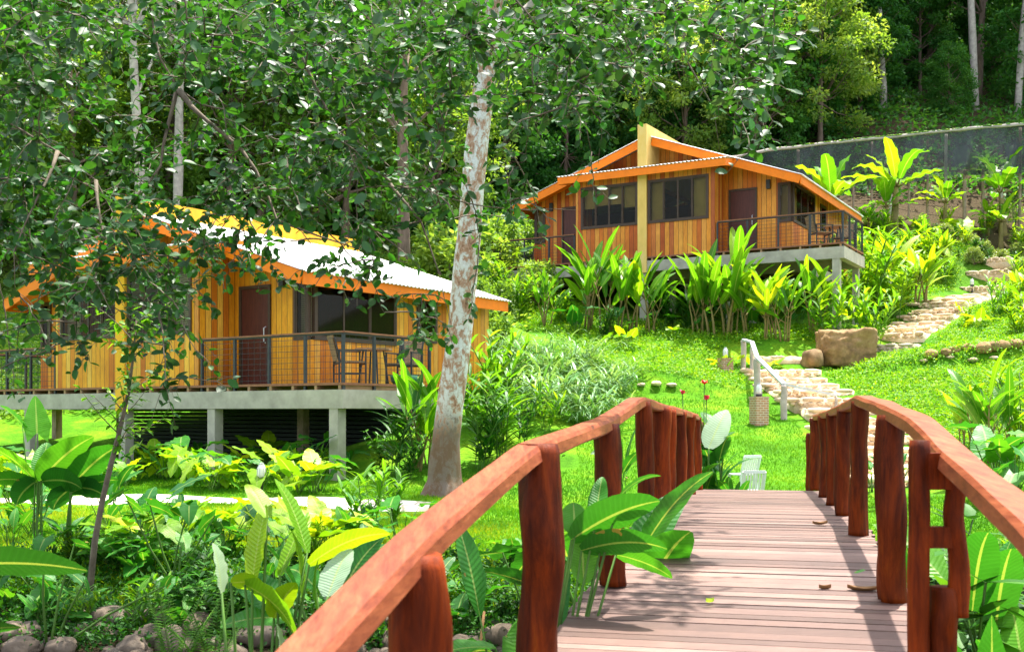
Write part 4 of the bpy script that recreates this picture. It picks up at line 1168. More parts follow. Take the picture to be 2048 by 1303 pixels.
def U(a, b): return random.uniform(a, b)
def p_heliconia(h=1.0):
    f, s = MB(), MB()
    for c in range(random.randint(4, 6)):
        az = U(0, 6.28); ch = U(.30, .55) * h; pts = arc((U(-.10, .10) * h, U(-.08, .08) * h, -.03), az, U(0, .16), ch)
        s.tube(pts, [.013 * h, .012 * h, .011 * h, .010 * h, .008 * h, .006 * h], 5)
        n = random.randint(3, 5); a0 = U(0, 6.28)
        for k in range(n):
            a = a0 + k * math.pi + U(-.5, .5); b = pts[-1 - min(3, k // 2)]
            el = U(1.0, 1.45) - .12 * k; pe = U(.06, .14) * h
            tip = b + Vector((math.cos(a) * math.cos(el), math.sin(a) * math.cos(el), math.sin(el))) * pe
            s.tube([b, tip], [.006 * h, .004 * h], 4)
            blade(f, tip, a, el, U(.32, .50) * h, U(.068, .10) * h, U(.3, 1.1), U(.15, .5), 'paddle', 8, None, .12, U(-.6, .6))
    return f, s
def p_ginger(h=1.0):
    f, s = MB(), MB()
    for c in range(random.randint(6, 9)):
        az = U(0, 6.28); pts = arc((U(-.09, .09) * h, U(-.09, .09) * h, -.03), az, U(.05, .35), U(.6, .95) * h, 8, U(.1, .5))
        s.tube(pts, .006 * h, 4)
        for k in range(2, 9):
            for q in range(2):
                a = az + (math.pi / 2 if q else -math.pi / 2) + U(-.5, .5); 
                blade(f, pts[min(k, 8)], a, U(.35, 1.0), U(.22, .34) * h, U(.035, .055) * h, U(.5, 1.2), U(.1, .4), 'lance', 6, None, .08)
    return f, s
def p_banana(h=1.0):
    f, s = MB(), MB(); pts = arc((0, 0, -.05), U(0, 6), .03, .5 * h, 6, .06)
    s.tube(pts, [.055 * h, .05 * h, .042 * h, .038 * h, .034 * h, .03 * h, .022 * h], 10, jit=.3)
    a0 = U(0, 6)
    for k in range(9):
        a = a0 + k * 2.4; el = U(.5, 1.35) if k > 2 else U(.2, .6); b = pts[-1]; tip = b + Vector((math.cos(a) * math.cos(el), math.sin(a) * math.cos(el), math.sin(el))) * .1 * h
        s.tube([b, tip], [.014 * h, .008 * h], 5)
        blade(f, tip, a, el, U(.38, .50) * h, U(.12, .16) * h, U(.6, 1.5), U(.05, .35), 'paddle', 12, U(.2, 1), .25)
    return f, s
def p_taro(h=1.0, n=7, lo=.4):
    f, s = MB(), MB()
    for k in range(n):
        az = k * 2.4 + U(-.4, .4); hh = U(lo, 1.0) * h; pts = arc((U(-.05, .05) * h, U(-.05, .05) * h, -.03), az, U(.1, .5), hh * .8, 5, U(.1, .5))
        s.tube(pts, [.012 * h, .010 * h, .009 * h, .008 * h, .007 * h, .006 * h], 5)
        L = U(.38, .58) * h; el = U(-.8, .9)
        blade(f, pts[-1], az + U(-.4, .4), el, L, L * U(.68, .85), U(.2, .8), U(-.1, .35), 'heart', 9, None, .16, U(-.3, .3))
    return f, s
def p_thalia(h=1.0, n=8, spread=.35, az0=None, azr=3.14):
    f, s = MB(), MB()
    for k in range(n):
        az = (k * 2.4 if az0 is None else az0 + U(-azr, azr)); hh = U(.45, .72) * h; pts = arc((U(-.07, .07) * h, U(-.07, .07) * h, -.03), az, U(.0, spread), hh, 5, U(0, .3))
        s.tube(pts, [.008 * h, .008 * h, .007 * h, .007 * h, .006 * h, .005 * h], 5)
        L = U(.32, .46) * h
        blade(f, pts[-1], az + U(-.5, .5), U(-.1, 1.35), L, L * U(.34, .46), U(.2, 1.0), U(.1, .35), 'lance' if random.random() < .5 else 'paddle', 9, None, .06, U(-.6, .6))
    return f, s
def p_silver(h=1.0):
    f, s = MB(), MB()
    for k in range(110):
        az = U(0, 6.28); b = (U(-.25, .25) * h, U(-.2, .2) * h, 0)
        hh = U(.2, .75) * h; pts = arc(b, az, U(.1, .7), hh, 3, .4)
        if k % 6 == 0: s.tube(pts, .005 * h, 3)
        for q in range(2): blade(f, pts[-1 - q], az + U(-1.2, 1.2), U(-.1, 1.0), U(.3, .5) * h, U(.026, .038) * h, U(1.4, 2.6), .2, 'strap', 6)
    return f, s
def p_fern(h=1.0):
    f, s = MB(), MB()
    for k in range(7):
        az = k * .9 + U(-.2, .2); pts = arc((0, 0, 0), az, U(.1, .5), h, 16, U(.3, .9)); s.tube(pts, .006 * h, 4)
        for i in range(3, 17):
            t = i / 16; L = .26 * h * math.sin(math.pi * (t * .85 + .12)) ** .8
            for sg in (-1, 1): blade(f, pts[i], az + sg * 1.35, .15, L, .045 * h, .5, .1, 'lance', 3)
            if i < 16:
                q = pts[i].lerp(pts[i + 1], .5)
                for sg in (-1, 1): blade(f, q, az + sg * 1.35, .15, L, .045 * h, .5, .1, 'lance', 3)
    return f, s
def scatter_leaves(mb, centers, rad, per, size, tmpl=LEAF2, up=.5, flat=1.0, rlo=0, rhi=1):
    centers = np.asarray(centers, float); N = len(centers) * per
    c = np.repeat(centers, per, 0)
    rd = np.repeat(np.broadcast_to(rad, (len(centers),)), per)
    off = rng.normal(size=(N, 3)); off /= np.linalg.norm(off, axis=1, keepdims=True); rr = rng.random(N) ** .45
    off *= (rr * rd)[:, None]; off[:, 2] *= flat
    ax = off / (np.linalg.norm(off, axis=1, keepdims=True) + 1e-6) + rng.normal(size=(N, 3)) * .8; ax[:, 2] -= .25
    nr = rng.normal(size=(N, 3)) * .6; nr[:, 2] += up + .5
    cl = np.repeat(rng.random(len(centers)), per)
    r = np.clip(.55 * cl + .45 * rng.random(N), 0, 1) * (rhi - rlo) + rlo
    instance(mb, tmpl[0], tmpl[1], c + off, ax, nr, size * rng.uniform(.6, 1.25, N), r)
def p_shrub(h=1.0, size=.09, n=46, per=70):
    f, s = MB(), MB()
    cs = []
    for k in range(n):
        a = U(0, 6.28); z = U(.12, .95); r_ = .5 * math.sqrt(max(0, 1 - (z - .4) ** 2 * 2.4)) * U(.4, 1.1)
        cs.append((math.cos(a) * r_ * h, math.sin(a) * r_ * h, z * h))
        if k % 4 == 0: s.tube([(U(-.04, .04) * h, U(-.04, .04) * h, -.05), (math.cos(a) * r_ * h * .5, math.sin(a) * r_ * h * .5, z * h * .6), cs[-1]], [.02 * h, .014 * h, .006 * h], 5)
    scatter_leaves(f, cs, [U(.08, .2) * h for _ in cs], per, size * h)
    return f, s
def p_weed(h=1.0):
    f, s = MB(), MB()
    for k in range(9):
        az = U(0, 6.28); pts = arc((U(-.15, .15) * h, U(-.15, .15) * h, 0), az, U(.05, .5), U(.5, 1) * h, 6, .4); s.tube(pts, .006 * h, 3)
        for i in range(1, 7):
            for q in range(3): blade(f, pts[i], U(0, 6.28), U(-.2, .8), U(.12, .22) * h, U(.05, .09) * h, .5, .2, 'lance', 3)
    return f, s

def plant_meshes(fn, leaf, stem, *a, **k):
    f, s = fn(*a, **k)
    return (f.mesh('foliage', G[leaf], True), s.mesh('stems', G[stem], True))
PR = {}
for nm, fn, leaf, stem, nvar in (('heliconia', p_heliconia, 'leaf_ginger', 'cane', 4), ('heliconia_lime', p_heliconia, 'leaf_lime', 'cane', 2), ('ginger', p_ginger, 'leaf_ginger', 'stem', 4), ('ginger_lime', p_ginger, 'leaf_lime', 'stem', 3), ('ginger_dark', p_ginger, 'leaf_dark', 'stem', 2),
                           ('banana', p_banana, 'leaf_ginger', 'cane', 4), ('taro', p_taro, 'leaf_taro', 'stem', 4), ('taro_lime', p_taro, 'leaf_lime', 'stem', 3), ('thalia', p_thalia, 'leaf_taro', 'stem', 4),
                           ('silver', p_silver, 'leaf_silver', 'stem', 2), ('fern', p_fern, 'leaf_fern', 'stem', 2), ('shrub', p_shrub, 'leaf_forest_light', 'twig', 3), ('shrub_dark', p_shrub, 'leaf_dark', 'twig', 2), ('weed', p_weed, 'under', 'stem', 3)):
    PR[nm] = [plant_meshes(fn, leaf, stem) for _ in range(nvar)]
NAME = {'heliconia': ('heliconia_plant', 'plant'), 'heliconia_lime': ('heliconia_plant', 'plant'), 'ginger': ('ginger_plant', 'plant'), 'ginger_dark': ('ginger_plant', 'plant'), 'ginger_lime': ('ginger_plant', 'plant'), 'banana': ('banana_plant', 'banana plant'),
        'taro': ('elephant_ear_plant', 'plant'), 'taro_lime': ('elephant_ear_plant', 'plant'), 'thalia': ('broad_leaf_plant', 'plant'), 'silver': ('silver_grass_clump', 'grass clump'), 'fern': ('fern', 'fern'),
        'shrub': ('shrub', 'shrub'), 'shrub_dark': ('shrub', 'shrub'), 'weed': ('leafy_weed', 'plant')}
PLANT_XY = []
def put(kind, loc, h, label, group=None, rz=None, wide=1.0, var=None, tilt=0):
    v = PR[kind][random.randrange(len(PR[kind])) if var is None else var]
    nm, cat = NAME[kind]
    t = thing(nm, label, cat, (loc[0], loc[1], loc[2] - .02), U(0, 6.28) if rz is None else rz, group)
    t.scale = (h * wide, h * wide, h)
    for me_, pn in zip(v, ('foliage', 'stems')):
        o = bpy.data.objects.new(pn, me_); C.objects.link(o); o.parent = t
    PLANT_XY.append((loc[0], loc[1])); return t
def plant(kind, px, py, top, label, group=None, rz=None, wide=1.0, var=None):
    """by the photo rows of its foot and of its top"""
    v = at(px, py, 9, 80); return put(kind, v, (py - top) * v.y / F, label, group, rz, wide, var)
# ------------------------------------------------------------------ planting
def tpx(px, Y): return (px - 1024) / F * Y
GH = 'heliconias in front of the far bungalow'
for px, py, top, kind, lab in [
    (1092, 655, 520, 'heliconia', 'heliconia at the left end of the far bungalow platform, round leaf just below the beam'),
    (1182, 662, 452, 'heliconia', 'tallest upright heliconia before the left windows of the far bungalow'),
    (1222, 668, 478, 'heliconia', 'heliconia with twisted leaf just right of the tallest one, below the left windows'),
    (1262, 664, 470, 'heliconia_lime', 'yellow green heliconia clump straight below the far bungalow left window'),
    (1300, 668, 500, 'heliconia', 'heliconia standing before the yellow fin wall column of the far bungalow'),
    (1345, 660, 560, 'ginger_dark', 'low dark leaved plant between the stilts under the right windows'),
    (1395, 668, 505, 'heliconia', 'heliconia under the right hand windows of the far bungalow'),
    (1440, 672, 428, 'heliconia', 'tall heliconia with one big upright leaf reaching the railing start'),
    (1478, 672, 492, 'heliconia', 'heliconia below the brown door of the far bungalow'),
    (1548, 676, 500, 'heliconia_lime', 'bare stemmed lime heliconia before the right veranda railing'),
    (1572, 680, 520, 'heliconia', 'slender stemmed heliconia right of the lime one, before the veranda'),
    (1625, 668, 495, 'heliconia', 'heliconia with paddle leaf against the concrete beam near its right corner'),
    (1660, 690, 560, 'ginger', 'green ginger clump behind the boulder below the right corner of the far bungalow'),
    (1700, 660, 540, 'ginger', 'ginger clump by the corner column of the far bungalow'),
    (1745, 700, 560, 'ginger', 'ginger clump with reddish canes just right of the boulder')]:
    plant(kind, px, py, top, lab, GH)
GU = 'undergrowth plants below the far bungalow'
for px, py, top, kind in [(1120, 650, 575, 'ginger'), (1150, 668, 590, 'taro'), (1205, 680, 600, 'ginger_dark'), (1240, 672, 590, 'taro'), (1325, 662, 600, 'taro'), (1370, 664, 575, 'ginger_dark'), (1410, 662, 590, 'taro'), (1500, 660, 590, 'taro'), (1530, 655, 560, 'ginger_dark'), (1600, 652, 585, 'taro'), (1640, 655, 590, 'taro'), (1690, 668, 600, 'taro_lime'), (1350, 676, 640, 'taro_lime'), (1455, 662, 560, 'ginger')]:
    plant(kind, px, py, top, 'low leafy plant in the shaded bed among the stilts of the far bungalow', GU)
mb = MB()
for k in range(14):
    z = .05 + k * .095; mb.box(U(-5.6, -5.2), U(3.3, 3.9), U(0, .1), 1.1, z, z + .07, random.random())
o = mb.build('sheet_stack', simple('dark_sheets', (.006, .014, .014), .6, .6, 9, stretch=(.2, 1, 9)), None, False, h1p(1.2, 3.2)); o.location.z = -1.25; o.rotation_euler = (0, 0, -R(34)); tag(o, 'dark stack of long sheets stored under the left bungalow, widened to deepen the shade between its stilts', 'building sheets')  # stored sheets, spread wide and near black to deepen the under-floor shade
GS = 'bright gingers on the slope right of the far bungalow'
rows = [(1730, 640, 430), (1762, 600, 445), (1720, 585, 480), (1790, 640, 500), (1800, 560, 440), (1835, 610, 470), (1850, 545, 440), (1880, 590, 480), (1775, 560, 470), (1900, 640, 520), (1930, 560, 455), (1965, 585, 470), (1990, 640, 540), (1820, 660, 560), (1870, 650, 545), (1935, 655, 590),
        (2020, 560, 430), (2040, 620, 520), (1745, 560, 465), (1700, 620, 530), (1960, 530, 440), (1890, 530, 445), (2035, 670, 590), (1780, 690, 600), (1925, 615, 520)]
labs = {0: 'leafy ginger clump on the sunny slope between the far bungalow and the upper steps'}
for i, (px, py, top) in enumerate(rows):
    v = at(px, py, 20, 60)
    if float(dist_poly([v.x], [v.y], S2)[0]) < .9: continue
    right = px > 1930
    plant(['ginger', 'heliconia_lime', 'ginger_lime', 'ginger_lime'][i % 4], px, py, top, 'leafy ginger clump on the slope right of the upper steps' if right else labs[0], 'gingers right of the upper steps' if right else GS, None, U(.9, 1.2))
for i in range(64):
    px = U(1690, 2090); py = U(455, 660); v = at(px, py, 20, 60)
    if float(dist_poly([v.x], [v.y], S2)[0]) < 1.1: continue
    right = px > 1960
    put(random.choice(['ginger', 'ginger_lime', 'ginger_lime', 'taro_lime']), v, U(.8, 1.7), 'leafy ginger clump on the slope right of the upper steps' if right else labs[0], 'gingers right of the upper steps' if right else GS)
# bananas
for px, py, top, lab, sc_ in [(1787, 468, 262, 'tall banana plant with shaggy dry trunk before the net fence, largest one', 1), (1888, 462, 338, 'young banana plant on the red earth between the two big ones', 1), (2005, 470, 288, 'big banana plant at the right edge before the net fence', 1),
                     (1975, 470, 385, 'small banana plant left of the big one at the right edge', 1), (2002, 500, 378, 'bright yellow leaved banana plant before the big right one', 1), (1735, 478, 395, 'small yellowish banana plant beside the tip of the far bungalow roof', 1),
                     (1850, 500, 430, 'knee high banana sucker on the upper slope', 1)]:
    plant('banana', px, py, top, lab, 'banana plants by the net fence', None, .95)
for X, Y, top in ((13.0, 44.5, 292), (15.2, 44.8, 345)):
    z = zg(X, Y); put('banana', (X, Y, z), (HOR - top) * Y / F - z, 'banana plant whose leaves stick up behind the roof of the far bungalow', 'bananas behind the roof')
# right foreground bank
for px, py, top, kind, lab in [(1985, 925, 690, 'heliconia', 'tall ginger clump on the green bank right of the right handrail'), (2042, 900, 690, 'ginger_lime', 'ginger clump at the right frame edge above the handrail'),
      (1930, 900, 745, 'heliconia_lime', 'smaller ginger clump left of the tall one on the right bank'), (1990, 965, 800, 'taro', 'elephant ear with bright ribbed leaf beside the right handrail'), (2035, 980, 850, 'taro', 'elephant ear at the right frame edge just over the handrail'),
      (1960, 1010, 900, 'taro', 'low elephant ear close under the right handrail'),
      (1790, 1010, 880, 'thalia', 'broad leaved plant between the right bridge posts and the stone steps'), (1745, 985, 890, 'thalia', 'low broad leaved plant outside the far right posts')]:
    plant(kind, px, py, top, lab)
def near(kind, px, Y, ztop_py, lab, rz=None, wide=1.0, var=None, dz=0):
    X = (px - 1024) / F * Y; z = zg(X, Y) + dz; return put(kind, (X, Y, z), (HOR - ztop_py) * Y / F - z, lab, None, rz, wide, var)
near('thalia', 1865, 7.0, 1060, 'broad leaved plant seen through the gap left of the mortised double post', wide=.8)
near('thalia', 1965, 6.6, 960, 'broad leaved plant behind the mortised double post', wide=.9)
near('thalia', 2050, 5.6, 1150, 'broad leaved plant in the lower right corner', wide=.9)
near('thalia', 1960, 5.0, 1180, 'low plant with upright leaf beside the foot of the double post', wide=.7)
near('weed', 1990, 6.3, 1060, 'leafy weed on the stream bank below the right handrail')
near('weed', 2040, 7.2, 1010, 'taller weed by the stream at the right edge')
near('weed', 1900, 8.2, 960, 'weed growing beyond the double post')
near('fern', 2010, 7.8, 1040, 'small fern among stones under the right handrail')
# canna with red flowers at the end of the left rail
def canna(X, Y, lab):
    f, s = MB(), MB(); fl, fp = MB(), MB(); z = zg(X, Y)
    H = 1.75
    for k, (dx, dy, hh) in enumerate([(0, 0, 1.25), (.15, .1, 1.1), (-.05, -.1, .95), (.28, 0, .85), (.1, .3, 1.0)]):
        pts = arc((dx, dy, 0), U(0, 6), U(0, .15), hh * 1.1, 6, .1); s.tube(pts, .013, 5)
        for q in range(2, 7): blade(f, pts[q], q * 2.4 + k, U(.5, 1.1), U(.42, .6), U(.17, .23), U(.5, 1.1), .25, 'paddle', 9, None, .06)
    pl = MB(); blade(pl, (.02, -.35, 1.12), .75, 1.0, .66, .36, .3, .1, 'paddle', 10, .9, .0, .35)
    s.tube([(0, 0, .3), (.02, -.3, .8), (.02, -.35, 1.12)], .012, 5)
    for (dx, dz, mt, n_) in ((.02, 2.02, fl, 7), (.05, 1.80, fp, 9), (.32, 1.45, fl, 5), (.30, 1.25, fl, 5), (-.28, 1.88, fp, 3)):
        s.tube([(dx * .8, .05, .6), (dx, 0, dz)], .007, 5)
        for q in range(n_): blade(mt, (dx, 0, dz - .03), q * 2.4, U(.4, 1.3), .085, .06, .8, .3, 'paddle', 4)
    t = thing('canna_plant', lab, 'flowering plant', (X, Y, z)); f.build('foliage', G['leaf_taro'], t, True); pl.build('pale_leaf', G['leaf_pale'], t, True); s.build('stems', G['stem'], t, True)
    fl.build('flower', G['red'], t); fp.build('flower', G['pink'], t)
canna(2.62, 15.1, 'canna with red and pink flowers and big pale leaf at the left handrail end')
near('thalia', 1462, 14.9, 920, 'broad leaved plant leaning over the deck end by the left posts', wide=.8)
near('thalia', 1420, 15.6, 860, 'leafy plant behind the last posts of the left handrail', wide=.8)
# plants against the left rail
def thalia_at(px, Y, h_top, lab, az0, azr, n, spread=.3, leaf='leaf_taro'):
    X = (px - 1024) / F * Y; z = zg(X, Y); h = ((HOR - h_top) * Y / F - z)
    f, s = p_thalia(h, n, spread, az0, azr)
    t = thing('broad_leaf_plant', lab, 'plant', (X, Y, z)); f.build('foliage', G[leaf], t, True); s.build('stems', G['stem'], t, True)
def L(b, t, w, **k): return dict(base=b, tip=t, wpx=w, **k)
leaf_plant('tall stemmed plant whose broad leaves lean through the left bridge rail onto the deck', 1100, 5.55, [
    L((1143, 1078), (1318, 1014), 84, roll=-1.0, dY=-.1), L((1163, 1100), (1328, 1112), 70, roll=-.9, dY=-.2, droop=.7), L((1232, 1108), (1338, 1160), 46, roll=-.8), L((1150, 1068), (1146, 1008), 56, dY=.1),
    L((1240, 990), (1322, 962), 20, roll=-.6, droop=1.0), L((1168, 1165), (1160, 1062), 58, dY=.15, r=1), L((1190, 1050), (1205, 960), 40, dY=.2), L((1120, 1110), (1075, 1030), 40, roll=.5), L((1205, 1080), (1255, 1010), 38, roll=-.5, dY=.3)])
thalia_at(1205, 7.4, 930, 'broad leaved plant behind the third post of the left handrail', .5, 2.5, 9)
near('thalia', 1050, 6.4, 1010, 'low broad leaved plant left of the thick second post of the left rail', wide=.7)
near('taro', 1100, 8.2, 960, 'pale leaved plant on the lawn edge between the first left posts', wide=.7)
near('thalia', 1240, 11.5, 800, 'tall stemmed plant with one round leaf rising above the left handrail', wide=.35)
leaf_plant('large bright upright leaved plant in the centre foreground left of the handrail', 560, 5.25, [
    L((505, 1162), (536, 1012), 84, dY=.05, r=.95, droop=.2), L((614, 1105), (546, 966), 62, dY=.1, roll=.2, r=.5), L((602, 1208), (576, 1068), 60, dY=0, r=.6), L((534, 1034), (494, 975), 44, dY=.2, r=.8),
    L((490, 1168), (578, 1278), 84, roll=-.9, dY=-.1, droop=.9, r=.5), L((548, 1235), (596, 1170), 70, roll=-.7, r=.9), L((618, 1128), (778, 1084), 56, roll=-.9, dY=.1, droop=.8, r=1), L((636, 1220), (644, 1118), 36, dY=0, r=.2),
    L((462, 1165), (524, 1172), 44, roll=-1.0, r=.8), L((560, 1150), (620, 1040), 40, roll=-.3, dY=.3, r=.6)], 'leaf_ginger')
leaf_plant('plant with two matt grey green leaves beside the brightest foreground clump', 520, 5.1, [L((443, 1184), (422, 1088), 84, r=.9, dY=.0, droop=.3), L((656, 1192), (700, 1104), 74, roll=-.2, r=.7, dY=.2), L((560, 1330), (548, 1250), 50, r=.6)], 'leaf_pale')
leaf_plant('paddle leaved plant at far left standing before the pale path', 84, 10.6, [L((80, 962), (188, 882), 76, roll=-.6, r=.7), L((74, 965), (-10, 905), 66, roll=.6, r=.9), L((84, 962), (158, 985), 60, roll=-1.0, droop=1.0, r=.1), L((76, 960), (40, 1010), 52, roll=.9, droop=.9, r=.1), L((70, 965), (-30, 975), 40, roll=.9, droop=.7), L((82, 960), (95, 890), 44, dY=.3, r=.6)], 'leaf_taro')
leaf_plant('paddle leaved plant second from the left, close beside the sapling', 142, 10.7, [L((142, 975), (238, 900), 76, roll=-.6, r=.8), L((145, 975), (205, 1000), 54, roll=-1.0, droop=1.0, r=.1), L((140, 978), (112, 1020), 48, roll=.8, droop=.9, r=.2), L((142, 975), (168, 905), 44, dY=.2, r=.5), L((142, 985), (235, 965), 40, roll=-.9, r=.6)], 'leaf_taro')
leaf_plant('grey green heart leaves on thin stalks right of the sapling foot', 350, 9.9, [L((378, 1010), (378, 1050), 44, dY=-.1, shape='heart', roll=.2), L((365, 1070), (372, 1105), 38, dY=-.1, shape='heart'), L((300, 1010), (345, 1035), 50, shape='heart', roll=-.8), L((430, 1030), (400, 1065), 44, shape='heart', roll=.5), L((255, 1000), (285, 1030), 46, shape='heart', roll=-.6)], 'leaf_taro')
leaf_plant('pale heart leaf low on the bank left of the sapling foot', 92, 8.6, [L((90, 1075), (78, 1108), 50, dY=-.1, shape='heart'), L((150, 1085), (180, 1098), 30, shape='heart', roll=-.8), L((170, 1160), (175, 1195), 24, shape='heart'), L((330, 1170), (345, 1150), 30, shape='heart', roll=-.7)], 'leaf_taro')
leaf_plant('elephant ear with one upright ribbed leaf before the left end of the concrete beam', 76, 14.6, [L((74, 865), (70, 792), 62, dY=.1, shape='heart', r=.9, droop=.1), L((45, 850), (0, 815), 60, roll=.5, shape='heart', r=.2)], 'leaf_taro')
leaf_plant('dark broad leaf reaching in from the left frame edge near the camera', -110, 4.2, [L((-110, 1130), (168, 1150), 90, roll=-.85, droop=.3, r=.3), L((-90, 1280), (40, 1262), 40, roll=-.8, r=.9)], 'leaf_dark')
thalia_at(660, 7.0, 1020, 'pale green broad leaved plant just left of the handrail', 0, 3.14, 8)
for px, py, top, kind, lab in [
   (20, 1010, 870, 'taro', 'elephant ear at the left frame edge by the pale path'),
   (215, 1065, 905, 'thalia', 'paddle leaved plant behind the sapling stem'), (290, 1075, 930, 'taro', 'elephant ear on the lawn edge right of the sapling stem'),
   (350, 1100, 960, 'taro', 'elephant ear with drooping heart leaves left of centre on the lawn edge'), (395, 1110, 980, 'taro', 'thin stemmed elephant ear on the lawn edge before the path'),
   (455, 1120, 990, 'taro', 'elephant ear with small heart leaf near the lower centre of the lawn edge'),
   (120, 960, 880, 'taro_lime', 'yellow green elephant ear near the left stilts'), (230, 965, 870, 'taro', 'elephant ear before the left bungalow, behind the sapling'),
   (330, 960, 850, 'taro', 'elephant ear by the second stilt of the left bungalow'), (385, 965, 835, 'taro', 'tall elephant ear leaning right in front of the left bungalow column'),
   (440, 975, 895, 'taro_lime', 'lime elephant ear just left of the small caged lamp'), (500, 968, 885, 'taro', 'broad elephant ear behind the small caged lamp'),
   (560, 965, 860, 'taro_lime', 'brightest yellow elephant ear clump right of the small caged lamp'), (600, 968, 875, 'taro_lime', 'ruffled yellow green elephant ear before the fourth stilt'),
   (655, 955, 885, 'ginger', 'spiky leaved plant left of the corner column of the near bungalow'), (690, 945, 880, 'taro', 'single leaf elephant ear by the corner column'),
   (740, 1075, 905, 'ginger', 'upright bright ginger on the path end in front of the corner column'), (790, 1055, 920, 'ginger', 'bright spiky ginger left of the white trunk foot'),
   (705, 1120, 1000, 'thalia', 'broad leaved plant at the right end of the pale path'),
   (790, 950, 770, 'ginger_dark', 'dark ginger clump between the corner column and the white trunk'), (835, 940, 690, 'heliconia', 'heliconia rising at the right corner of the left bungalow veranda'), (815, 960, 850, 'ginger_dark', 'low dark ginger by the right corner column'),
   (850, 930, 780, 'heliconia', 'heliconia with big drooping leaf touching the white trunk'), (760, 945, 850, 'weed', 'wispy flowering weed by the corner column'),
   (960, 940, 760, 'ginger_dark', 'dark ginger clump just right of the white trunk foot'), (1000, 930, 720, 'ginger', 'bright ginger clump right of the white trunk'), (1045, 900, 740, 'ginger_dark', 'dark leaved clump below the silver grass'),
   (955, 860, 690, 'ginger', 'ginger behind the white trunk on its right side'), (1000, 820, 640, 'ginger', 'ginger on the slope above the white trunk, left of the silver grass'), (1090, 860, 750, 'ginger', 'ginger bush at the foot of the silver grass slope')]:
    plant(kind, px, py, top, lab)
GG = 'silver grasses on the middle slope'
for px, py, top, wd in [(1075, 830, 680, 1.2), (1150, 815, 690, 1.3), (1215, 800, 690, 1.2), (1110, 780, 660, 1.1), (1180, 850, 745, 1.3), (1035, 770, 650, 1.0), (1080, 730, 640, 1.0), (1165, 740, 640, 1.1), (1240, 770, 690, 1.0), (1020, 720, 630, 1.0)]:
    plant('silver', px, py, top, 'arching silvery leaved grass clump on the slope between the white trunk and the lawn', GG, None, wd)
for px, py, top, k in [(1040, 640, 540, 'ginger'), (1075, 610, 525, 'shrub'), (985, 640, 560, 'shrub'), (1010, 600, 500, 'ginger'), (960, 700, 590, 'shrub'), (1130, 640, 560, 'weed'), (1250, 700, 640, 'taro_lime'), (985, 560, 440, 'shrub'), (1030, 540, 450, 'shrub')]:
    plant(k, px, py, top, 'leafy green bush on the bank below the left end of the far bungalow', 'bank bushes')
for px, py, top, lab in [(385, 1300, 1170, 'tall light green fern frond clump at the bottom left centre'), (440, 1310, 1190, 'second light green fern beside the first, toward the handrail')]:
    pass
near('fern', 350, 7.6, 1150, 'light green fern standing at the stony stream edge, left one of two', wide=.55)
near('fern', 425, 7.6, 1165, 'light green fern standing at the stony stream edge, right one of two', wide=.55)
# weeds on the near bank
for i in range(70):
    px = U(-60, 1060); Y = U(8.8, 10.8); X = (px - 1024) / F * Y
    v = Vector((X, Y, zg(X, Y)))
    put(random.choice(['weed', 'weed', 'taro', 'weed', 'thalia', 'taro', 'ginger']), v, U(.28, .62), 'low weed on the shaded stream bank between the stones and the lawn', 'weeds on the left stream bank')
for i in range(22):
    px = U(1850, 2150); Y = U(6.2, 11.5); X = (px - 1024) / F * Y
    put(random.choice(['weed', 'taro', 'ginger']), Vector((X, Y, zg(X, Y))), U(.3, .7), 'low weed by the stones right of the bridge', 'weeds on the right stream bank')
for px, kind, h in [(1475, 'taro_lime', .5), (1440, 'taro_lime', .5), (1545, 'taro_lime', .45)]:
    v = at(px, 738, 20, 40); put(kind, v, h, 'small lime elephant ear by the top of the lower steps', 'lime leaves by the top steps', wide=1.3)

GE = 'elephant ears in front of the left bungalow'
for i in range(34):
    px = U(-30, 650); py = U(925, 992); v = at(px, py, 9, 24)
    if float(dist_poly([v.x], [v.y], PATH1)[0]) < .7: continue
    put(random.choice(['taro', 'taro_lime', 'taro', 'taro_lime']), v, U(.6, 1.0), 'leafy elephant ear in the bed between the pale path and the left bungalow stilts', GE)
for i in range(24):
    px = U(-30, 800); v = at(px, U(1060, 1135), 9, 20)
    put(random.choice(['taro', 'thalia', 'taro_lime', 'taro']), v, U(.4, .8), 'long stalked leafy plant on the lawn edge by the stream bank', 'lawn edge plants')
for i in range(120):
    px = U(1560, 2120); Y = U(41.5, 47.3); X = tpx(px, Y)
    put(random.choice(['weed', 'weed', 'ginger_dark', 'shrub_dark']), (X, Y, zg(X, Y)), U(.4, .8), 'low scrubby weed on the bank below the net fence', 'weeds below the net fence')

# sapling in front of the left bungalow
def sapling():
    f, s = MB(), MB(); Y = 9.4
    pts = [PY(x, y, Y) for x, y in [(172, 1150), (190, 1080), (205, 1000), (222, 930), (240, 860), (258, 780), (268, 700), (272, 640)]]
    pts[0].z = zg(pts[0].x, pts[0].y) - .05; o = pts[0].copy()
    pts = [p_ - o for p_ in pts]; s.tube(pts, [.030, .027, .024, .021, .018, .014, .010, .006], 8, jit=.4)
    for i in range(26):
        t = U(3.2, 7); k = min(6, int(t)); b = pts[k].lerp(pts[k + 1], t - k); az = U(0, 6.28); L = U(.25, .55)
        q = arc(b, az, U(.6, 1.3), L, 5, U(-.4, .5)); s.tube(q, [.006, .005, .004, .003, .003, .002], 4)
        for j in range(1, 6):
            for m_ in range(3): blade(f, q[j], az + U(-1.4, 1.4), U(-.6, .5), U(.07, .12), U(.03, .042), .5, .2, 'lance', 4)
    t = thing('sapling', 'slender leaning sapling with small bright leaves in front of the left bungalow', 'young tree', tuple(o)); f.build('foliage', G['leaf_ginger'], t, True); s.build('trunk', G['twig'], t, True)
sapling()
